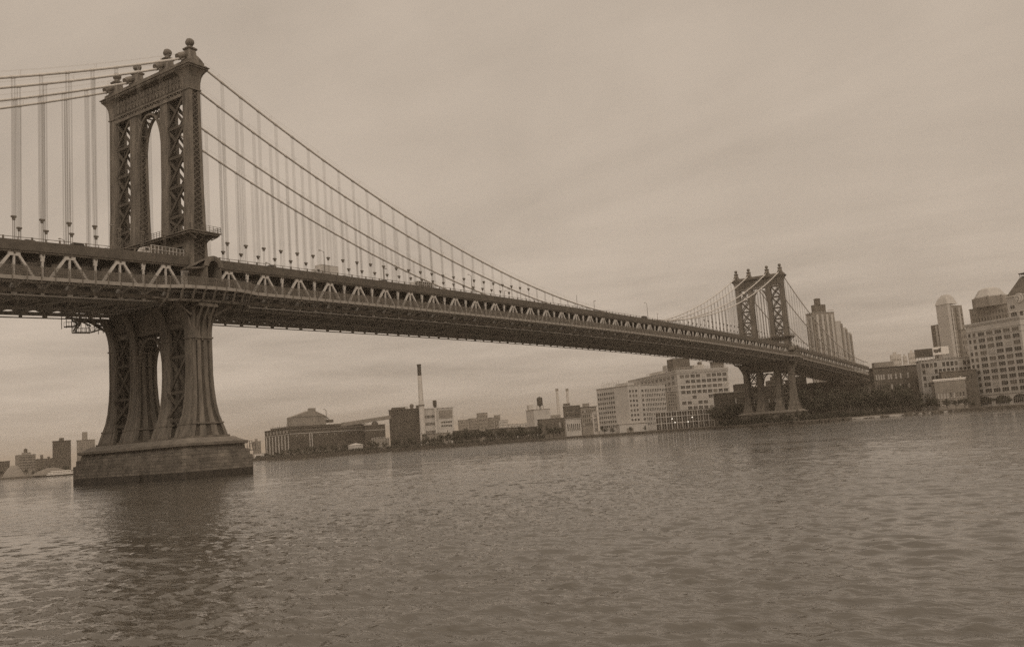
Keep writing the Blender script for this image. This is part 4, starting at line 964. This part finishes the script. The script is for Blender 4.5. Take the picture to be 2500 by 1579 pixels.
p = at(1066, 1062, 962); hh = at(1064, 977, 962).z
o = thing("water_tower", "dark water tank on a tall pale column at the power plant", "water tower", (p.x, p.y, GZ), 0, "rooftop water towers")
b = MB(); b.lathe([(1.0, 0), (.9, hh-9)], n=12); b.obj("column", "pipe", o); b = MB(); b.lathe([(.5, hh-9.5), (1.7, hh-8), (2.1, hh-7), (2.1, hh-2), (1.9, hh-1.7), (.1, hh-1.2)], n=14); b.obj("tank", "metal_d", o)
# --- old brick power station
B = Bld("power_station", "long dark brick power station with pale pilasters and gabled boiler house on its roof", 646, 708, 890, 1046, 930, 22, "brick3", "brick", cap=.8)
H, W_, D_ = B.h, B.W, B.D
band(B, .80, .5, .25, "concrete"); band(B, .93, .4, .2, "brick2")
for i in range(8): B.box("pilaster", -.5, .1, D_*(.06+.122*i), D_*(.06+.122*i)+1.6, 0, H*.78, "concrete2")
for q in (.245, .275): B.box("pilaster", W_*q, W_*q+.7, -.5, .1, H*.12, H*.79, "concrete")
B.win('L', .05, .95, .86, .97, 7, 1, .4, .9, kinds=(0, 0, 1), frame="brick2")
for i in range(9): B.box("lamp_bracket", W_*(.08+.1*i), W_*(.08+.1*i)+.4, -.3, .1, H*.70, H*.75, "concrete2")
B.box("upper_wall", 1, W_*.98, 3, D_*.8, H+.8, H+2.4, "brick3")
x0, x1, z0, z1 = W_*.02, W_*.50, H+2.4, H+11.5
x0 = W_*.05; b = MB(); b.box(x0, x1, 5, D_*.25, z0, z1)
for i in range(14): x = x0+(x1-x0)*i/13; b.box(x-.1, x+.1, 4.85, 5, z0, z1)
bh = b.obj("boiler_house", "brick2", B.o)
b = MB(); xm = x0+(x1-x0)*.60; b.add([(x0, 4.5, z1), (x1, 4.5, z1), (xm+4, 4.5, z1+5.0), (xm-2, 4.5, z1+6), (x0, D_*.26, z1), (x1, D_*.26, z1), (xm+4, D_*.26, z1+5.0), (xm-2, D_*.26, z1+6)], [(0, 1, 2, 3), (7, 6, 5, 4), (0, 3, 7, 4), (3, 2, 6, 7), (2, 1, 5, 6), (0, 4, 5, 1)]); b.obj("roof", "brick2", bh)
b = MB(); b.box(xm-1.5, xm+4.5, 6, 12, z1+4, z1+8.3); b.obj("head_house", "brick2", bh)
b = MB(); b.tube([(x1+.8, 5, H+4), (x1+.8, 5, z1+5), (x1-.4, 5, z1+6.5), (x1-2.4, 5, z1+6.4)], .3, 6); b.tube([(x1, 5.5, z1-1), (x1+3.5, 5.5, z1-3.5), (x1+3.8, 5.5, H+6)], .45, 6); b.box(x1+2, x1+8, 4, 9, H+4.2, H+7.2); b.obj("exhaust_pipe", "brick", bh)
b = MB()
for i in range(8): y = D_*(.2+.09*i); b.box(2, 2.3, y-.1, y+.1, H+.8, H+4+1.5*(i % 3 == 0)); 
b.box(2, 2.2, D_*.2, D_*.85, H+3.0, H+3.2); b.obj("roof_pipes", "brick2", B.o)
B.finish()
B = Bld("plant_building", "low dark brick annex right of the power station, with a domed vent", 886, 890, 940, 1039, 945, 14, "brick3", "brick2", cap=.6)
band(B, .8, .4, .2, "concrete2"); b = MB(); b.lathe([(3.6, 0), (3.6, 1.5), (3.0, 3.0), (1.6, 4.0), (.1, 4.3)], (B.W*.6, 8, B.h), 12); b.obj("vent", "roof", B.o); B.finish()
# inclined conveyor gallery from the station to the boiler block
pa = at(836, 1036, 935); pb = at(952, 1018, 975)
o = thing("conveyor_gallery", "long inclined enclosed conveyor gallery joining power station and boiler block", "conveyor", tuple(pa))
b = MB(); dv = pb-pa; b.bar((0, 0, 0), dv, 3.0, 3.6)
for i in range(24): q = dv*(i/23); b.bar((q.x, q.y, q.z-1.95), (q.x, q.y, q.z+1.95), .25, 3.2)
b.obj("gallery", "brick2", o)
b = MB()
for t in (.45, .5): q = dv*t; b.bar((q.x-1, q.y, q.z-1.8), (q.x-1.5, q.y, q.z-9), .3); b.bar((q.x+1, q.y, q.z-1.8), (q.x+1.5, q.y, q.z-9), .3)
b.obj("trestle", "steel_d", o)
p = at(838+31, 1100, 870); o = thing("storage_tank", "pale round storage tank with a white conical lid on the left shore", "tank", (p.x, p.y, GZ)); b = MB(); b.lathe([(7, 0), (7, 6.2)], n=28); b.obj("shell", "concrete2", o); b = MB(); b.lathe([(7.2, 6.2), (7.2, 6.5), (.2, 8.2)], n=28); b.obj("lid", "concrete", o)
p = at(930, 1088, 900); o = thing("storage_tank", "grey scaffolded tank between the round tank and the boiler block", "tank", (p.x, p.y, GZ)); b = MB(); b.lathe([(8, 0), (8, 11)], n=24); b.obj("shell", "brick2", o)
b = MB()
for k in range(16): a = k*math.pi/8; b.bar((8.6*math.cos(a), 8.6*math.sin(a), 0), (8.6*math.cos(a), 8.6*math.sin(a), 12), .2)
for z in (3, 6, 9, 12): b.tube([(8.6*math.cos(k*math.pi/8), 8.6*math.sin(k*math.pi/8), z) for k in range(17)], .1, 4)
b.obj("scaffold", "steel_l", o)
# --- far left towers
B = Bld("apartment_tower", "dark slab apartment tower left of the near bridge pier", 128, 131, 173, 1077, 1300, 6, "brick3", "brick3", cap=.5); B.box("bulkhead", B.W*.36, B.W*.62, 4, 10, B.h, B.h+4, "brick3"); B.win('F', .05, .95, .05, .95, 7, 13, .35, .4, kinds=(.3, .7, 0), frame="brick3"); B.finish()
B = Bld("apartment_tower", "grey brown apartment tower half hidden by the near bridge pier", 187, 190, 232, 1075, 1350, 6, "brick2", "brick2", cap=.5); B.box("bulkhead", B.W*.3, B.W*.58, 4, 10, B.h, B.h+11, "brick2"); B.win('F', .05, .95, .3, .95, 7, 10, .35, .4, kinds=(.3, .7, 0), frame="brick2"); B.finish()
B = Bld("apartment_block", "wide brown block with banded floors and stepped roof at far left", 37, 46, 87, 1111, 1250, 14, "brick2", "concrete2", cap=.5, group="blocks at far left"); B.win('F', .03, .97, .3, .95, 10, 5, .7, .45, kinds=(.8, .2, 0), frame="brick2")
B.box("penthouse", B.W*.3, B.W*.75, 3, 10, B.h, B.h+3, "brick2"); b = MB(); b.lathe([(1.5, 0), (2, .5), (2, 4), (.1, 5.2)], (B.W*.48, 6, B.h+3), 10); b.obj("water_tank", "roof", B.o); B.finish()
B = Bld("brick_building", "low brown row of roofs left of the dark slab tower", 86, 88, 132, 1121, 1200, 6, "brick", "brick", cap=.4, group="blocks at far left"); B.box("bulkhead", B.W*.28, B.W*.42, 4, 9, B.h, B.h+5, "brick"); B.box("roof_shed", B.W*.68, B.W*.8, 4, 9, B.h, B.h+2.5, "brick"); B.win('F', .03, .97, .3, .9, 12, 3, .4, .5, kinds=(.7, .3, 0), frame="brick"); B.finish()
B = Bld("low_building", "dark low sheds at the extreme left edge of the shore", -40, -36, 24, 1129, 1150, 6, "brick", "brick", cap=.4, group="blocks at far left"); B.win('F', .03, .97, .3, .9, 9, 2, .5, .5, kinds=(.6, .4, 0), frame="brick"); B.finish()
B = Bld("apartment_block", "small dark apartment block between near pier and power station", 617, 619, 637, 1078, 1250, 8, "brick2", "brick2", cap=.4); B.box("bulkhead", B.W*.3, B.W*.6, 3, 9, B.h, B.h+4, "brick2"); B.win('F', .05, .95, .2, .95, 5, 6, .45, .5, kinds=(.6, .4, 0), frame="brick2"); B.finish()
B = Bld("low_shed", "white low shed beside the near pier on the far shore", 620, 622, 646, 1108, 950, 8, "white", "concrete", cap=.3, cat="shed"); B.box("door", 1, 6, -.1, .02, 0, B.h*.7, "roof"); B.finish()
# gravel heaps
def heap(px0, px1, yt, yb, d, label, m):
    c = at((px0+px1)/2, yb, d); w_ = (at(px1, yb, d)-at(px0, yb, d)).length/2; h = at((px0+px1)/2, yt, d).z-GZ
    b = MB(); n, rn = 30, 9; rr = random.Random(px0); vs = []
    for i in range(rn+1):
        t = i/rn
        for k in range(n):
            a = 2*math.pi*k/n; s_ = 1+.07*math.sin(3*a+px0)+.04*rr.random(); vs.append((w_*(1-t)*math.cos(a)*s_, .7*w_*(1-t)*math.sin(a)*s_, h*(math.sin(t*math.pi/2)**.85)+rr.uniform(-.15, .15)*(i > 0)))
    fs = [(i*n+k, i*n+(k+1) % n, (i+1)*n+(k+1) % n, (i+1)*n+k) for i in range(rn) for k in range(n)]
    b.add(vs, fs); o = b.obj("gravel_heap", m, None, True, (c.x, c.y, GZ-.3)); o.rotation_euler = (0, 0, YAW-R(60)); tag(o, label, "gravel heap", "gravel heaps on the left shore")
heap(78, 172, 1140, 1164, 900, "broad grey gravel heap on the shore before the dark slab tower", "marble")
heap(6, 62, 1134, 1160, 960, "pale steep gravel heap at the far left shore", "gravel")
# moored boat by the gravel
p = at(147, 1160, 850); o = thing("barge", "low white decked boat moored at the gravel heap", "boat", (p.x, p.y, 0), YAW+R(112))
b = MB(); b.loft([[(-15, -2.2, -.5), (13, -2.2, -.5), (15.5, 0, -.5), (13, 2.2, -.5), (-15, 2.2, -.5)], [(-16, -2.6, 1.2), (14, -2.6, 1.2), (17, 0, 1.3), (14, 2.6, 1.2), (-16, 2.6, 1.2)]]); b.obj("hull", "brick3", o)
b = MB(); b.box(-13, 10, -2, 2, 1.2, 1.9); b.box(-12, 9, -1.9, 1.9, 2.4, 3.0); b.box(-8, 7, -1.6, 1.6, 3.7, 4.3)
for i in range(8): x = -11+19*i/7; b.box(x-.1, x+.1, -1.8, 1.8, 1.9, 2.4); b.box(x*.7-.1, x*.7+.1, -1.5, 1.5, 3.0, 3.7)
b.obj("cabin", "white", o)
# ---- bulkhead wharf, rip-rap and beach along the far shore
def strip(pts, h0, h1, wd, name, label, cat, m, posts=None, struct_=False):
    b = MB(); P = [Vector((x, y, 0)) for x, y in pts]; rings = []
    for i, p in enumerate(P):
        d = (P[min(i+1, len(P)-1)]-P[max(0, i-1)]).normalized(); nrm = Vector((-d.y, d.x, 0))
        if nrm.dot(Vector((CAM.x, CAM.y, 0))-p) < 0: nrm = -nrm
        a = p+nrm*wd; c = p-nrm*4; rings.append([(a.x, a.y, h0), (c.x, c.y, h0), (c.x, c.y, h1), (a.x, a.y, h1)])
        if posts and i < len(P)-1:
            n = int((P[i+1]-p).length/posts)
            for k in range(n):
                q = a+(P[i+1]-p)*(k/n); b.box(q.x-.28, q.x+.28, q.y-.28, q.y+.28, -1, h1+.35)
    b.loft(rings); o = b.obj(name, m)
    if struct_: return struct(o)
    return tag(o, label, cat)
strip([(330, 570), (440, 497), (474, 440), (480, 360), (484, 290), (512, 222)], -1, 2.6, 3.0, "wharf", "long dark timber wharf with fender piles below the power plant", "wharf", "brick3", 2.4)
strip([SH(2070, 619), SH(2200, 641), SH(2330, 641)], -1, 1.1, 4.0, "beach", "", "", "sand", None, True)
strip([SH(1620, 690), SH(1700, 670), SH(1765, 630), (432, 32)], -1, 1.2, 3.0, "wharf", "low stone quay edge left of the far tower foot", "quay", "rock")
def rocks(pts, n, name="rocks"):
    b = MB(); rr = random.Random(5)
    P = [Vector((x, y, 0)) for x, y in pts]
    for i in range(n):
        k = rr.randrange(len(P)-1); p = P[k].lerp(P[k+1], rr.random()); s_ = rr.uniform(.5, 1.5)
        c = Vector((p.x+rr.uniform(-5, 3), p.y+rr.uniform(-4, 4), rr.uniform(-.3, 1.0)))
        vs = [c+Vector((math.cos(a)*s_*rr.uniform(.7, 1.2), math.sin(a)*s_*rr.uniform(.7, 1.2), z*s_)) for z in (-.5, .4) for a in [R(72*q) for q in range(5)]]
        b.add(vs, [(0, 1, 2, 3, 4)[::-1], (5, 6, 7, 8, 9)]+[(q, (q+1) % 5, 5+(q+1) % 5, 5+q) for q in range(5)])
    o = b.obj(name, "rock"); o["kind"] = "stuff"
rocks(SHORE[10:-2], 900)
# low steel sheds, containers on the left shore
for i, (l, r_, yt, d, m_, lb) in enumerate(((690, 760, 1099, 905, "brick", "low brown shed in front of the power station, leftmost of its forecourt"), (764, 836, 1094, 900, "brick", "long dark shed between left forecourt shed and round tank"), (960, 1010, 1079, 880, "brick3", "dark shed at the foot of the boiler block"), (1030, 1100, 1060, 900, "brick2", "brown shed with many posts below the banded plant building"),
        (1105, 1170, 1052, 850, "brick3", "dark shed right of the banded plant building"), (1185, 1262, 1048, 830, "brick", "wide brown shed halfway along the wharf"), (1264, 1310, 1044, 900, "brick3", "dark shed under the water tower warehouse"), (1312, 1378, 1024, 880, "brick", "brown shed with upright windows at the right end of the wharf"))):
    B = Bld("low_shed", lb, l, l+4, r_, yt, d, 6, m_, "brick2", cap=.3, cat="shed", group="sheds along the left wharf"); B.win('F', .04, .96, .2, .85, 9, 1, .35, .8, kinds=(.4, .3, .3), frame="brick2"); B.finish()
# ---- trees and scrub
def leafcloud(seed, n, sx, sy, sz, leaf=.9, mi=0):
    rr = random.Random(seed); b = MB(); cl_ = []
    for i in range(14):
        while True:
            p = Vector((rr.uniform(-1, 1), rr.uniform(-1, 1), rr.uniform(-.8, 1)))
            if p.length < 1: break
        cl_.append((p, rr.uniform(.25, .45)))
    for i in range(n):
        c, r_ = rr.choice(cl_); v = Vector((rr.gauss(0, 1), rr.gauss(0, 1), rr.gauss(0, 1))).normalized()*r_*rr.uniform(.55, 1.05)
        p = c+v; p = Vector((p.x*sx, p.y*sy, p.z*sz)); a = Vector((rr.gauss(0, 1), rr.gauss(0, 1), rr.gauss(0, 1))).normalized(); d = a.orthogonal().normalized(); e = a.cross(d); s_ = leaf*rr.uniform(.4, 1)
        b.add([p-d*s_*.5, p+e*s_*.35, p+d*s_*.5, p-e*s_*.35], [(0, 1, 2, 3)], rr.randrange(2))
    return b
TREES = []
for k in range(5):
    cr = leafcloud(20+k, 1500, 4.2+.5*(k % 3), 4.2, 4.6+.6*(k % 2)).mesh("crown", ["leaf", "leaf2"])
    b = MB(); rr = random.Random(k); b.tube([(0, 0, -8.5), (.1, 0, -5), (.2, .1, -1), (.1, 0, 2)], [.42, .32, .22, .08], 8)
    for q in range(7):
        a = rr.uniform(0, 6.28); z = rr.uniform(-5, 0); l_ = rr.uniform(2.5, 4.2); b.tube([(0.1, 0, z), (math.cos(a)*l_*.5, math.sin(a)*l_*.5, z+1.6), (math.cos(a)*l_, math.sin(a)*l_, z+3.2)], [.16, .1, .03], 5)
    TREES.append((cr, b.mesh("trunk", "bark")))
SCR = [leafcloud(60+k, 700, 4.5, 3.4, 2.2, .7).mesh("scrub", ["leaf", "leaf2"]) for k in range(3)]
def tree(px, yb, d, h, label, grp):
    p = at(px, yb, d); s_ = h/13.5; cr, tk = random.choice(TREES)
    o = thing("tree", label, "tree", (p.x, p.y, GZ+8.5*s_), random.uniform(0, 6), grp); o.scale = (s_*random.uniform(1, 1.3), s_*random.uniform(1, 1.3), s_)
    link("trunk", tk, o); link("crown", cr, o)
rt_ = random.Random(9)
for i in range(22):
    px = 2058+i*10.3+rt_.uniform(-3, 3); tree(px, 990, 664+rt_.uniform(-6, 26), rt_.uniform(14, 20) if px < 2235 else rt_.uniform(8, 12), "leafy dark tree in the thick belt between anchorage and loft block", "trees along the right shore")
for i in range(13):
    px = 1806+i*13+rt_.uniform(-6, 6); tree(px, 1040, 557+rt_.uniform(0, 8), rt_.uniform(4, 7), "leafy dark tree on the bank in front of the far bridge tower", "trees before the far tower foot")
for i in range(16):
    px = 1750+i*15+rt_.uniform(-4, 4); tree(px, 1035, 640+rt_.uniform(0, 40), rt_.uniform(11, 17), "tall dark tree behind the foot of the far bridge tower", "trees behind the far tower foot")
for i in range(12):
    px = 1940+i*11+rt_.uniform(-3, 3); tree(px, 1010, 620+rt_.uniform(0, 40), rt_.uniform(14, 22), "leafy dark tree under the far side span", "trees under the far side span")
for i in range(9):
    px = 2290+i*22; tree(px, 995, 654, rt_.uniform(4.5, 8), "small dark tree on the shore at the foot of the loft block", "small trees before the loft block")
for i in range(16):
    px = 655+i*19+rt_.uniform(-6, 6); tree(px, 1115-.07*(px-655), 885, rt_.uniform(5, 10), "low scrubby tree on the shore before the power station", "scrubby trees before the power station")
for i in range(34):
    px = 968+i*12.2+rt_.uniform(-6, 6); tree(px, 1085-.07*(px-968), 790+rt_.uniform(0, 40) if px > 1100 else 845, rt_.uniform(9, 14) if px > 1100 else rt_.uniform(7, 12), "low scrubby tree behind the long wharf", "scrubby trees behind the wharf")
for i in range(10):
    px = -20+i*20; tree(px, 1165, 1050, rt_.uniform(5, 9), "small dark tree behind the gravel heaps", "trees behind the gravel heaps")
for i, (px, yb) in enumerate(((1476, 1050), (1495, 1049), (1540, 1046), (1575, 1044))):
    tree(px, yb, 690, (7, 5, 4.5, 4)[i], ("round bush like tree before the left wing of the pale loft", "small tree beside the round bush before the pale loft", "small tree by the white shed", "lone low tree right of the white shed")[i], None)
PM_ = MB(); PM_.tube([(0, 0, 0), (0, 0, 9)], [.14, .09], 6); PM_.box(-.9, .9, -.08, .08, 8.2, 8.4); PM_ = PM_.mesh("utility_pole", "bark")
for i in range(16):
    px = 665+i*46+rt_.uniform(-14, 14); p = at(px, 1100-.065*(px-665), (884, 800)[px > 1000]+rt_.uniform(0, 20))
    o = link("utility_pole", PM_, None, (p.x, p.y, GZ)); o.scale = (1, 1, rt_.uniform(.7, 1.5)); tag(o, "thin timber pole with a crossbar rising from the scrub along the left wharf", "pole", "poles along the wharf")
# scrub cover on the banks
def scrub():
    rr = random.Random(4); b = MB()
    src = [([(v.co.x, v.co.y, v.co.z) for v in m_.vertices], [tuple(p.vertices) for p in m_.polygons]) for m_ in SCR]
    P = [(330, 575), (445, 502), (480, 440), (487, 360), (490, 290), (520, 226), (432, 32), (418, 10), (414, -20), (445, -34), SH(1975, 600)]+[SH(2060, 622), SH(2200, 650)]
    for i in range(330):
        if i == 0: skip = {5}
        k = rr.choice([0, 1, 2, 3, 4, 1, 2, 3, 4, 6, 7, 8, 9, 10, 11]); t = rr.random(); x = P[k][0]+(P[k+1][0]-P[k][0])*t+rr.uniform(2, 16); y = P[k][1]+(P[k+1][1]-P[k][1])*t+rr.uniform(-3, 3)
        vs, fs = rr.choice(src); s_ = rr.uniform(.5, 1.1); fs = fs[::2]
        b.add([(x+v[0]*s_, y+v[1]*s_, GZ+1.2+v[2]*s_) for v in vs], fs, 0)
    o = b.obj("scrub", "leaf2"); o["kind"] = "stuff"
scrub()
# ================================================================== HAZE
b = MB(); b.box(-4300, 9000, -7200, 8600, -4, 150)
hz = b.obj("haze", []) if False else None
me = b.mesh("haze", []) ; hz = link("haze", me); hz["kind"] = "stuff"
mh = bpy.data.materials.new("haze_air"); mh.use_nodes = True; t_ = mh.node_tree; t_.nodes.clear()
pv = t_.nodes.new("ShaderNodeVolumePrincipled"); pv.inputs["Color"].default_value = (.92, .80, .66, 1); pv.inputs["Density"].default_value = .00018; pv.inputs["Anisotropy"].default_value = .2
ou = t_.nodes.new("ShaderNodeOutputMaterial"); t_.links.new(pv.outputs[0], ou.inputs["Volume"]); me.materials.append(mh)
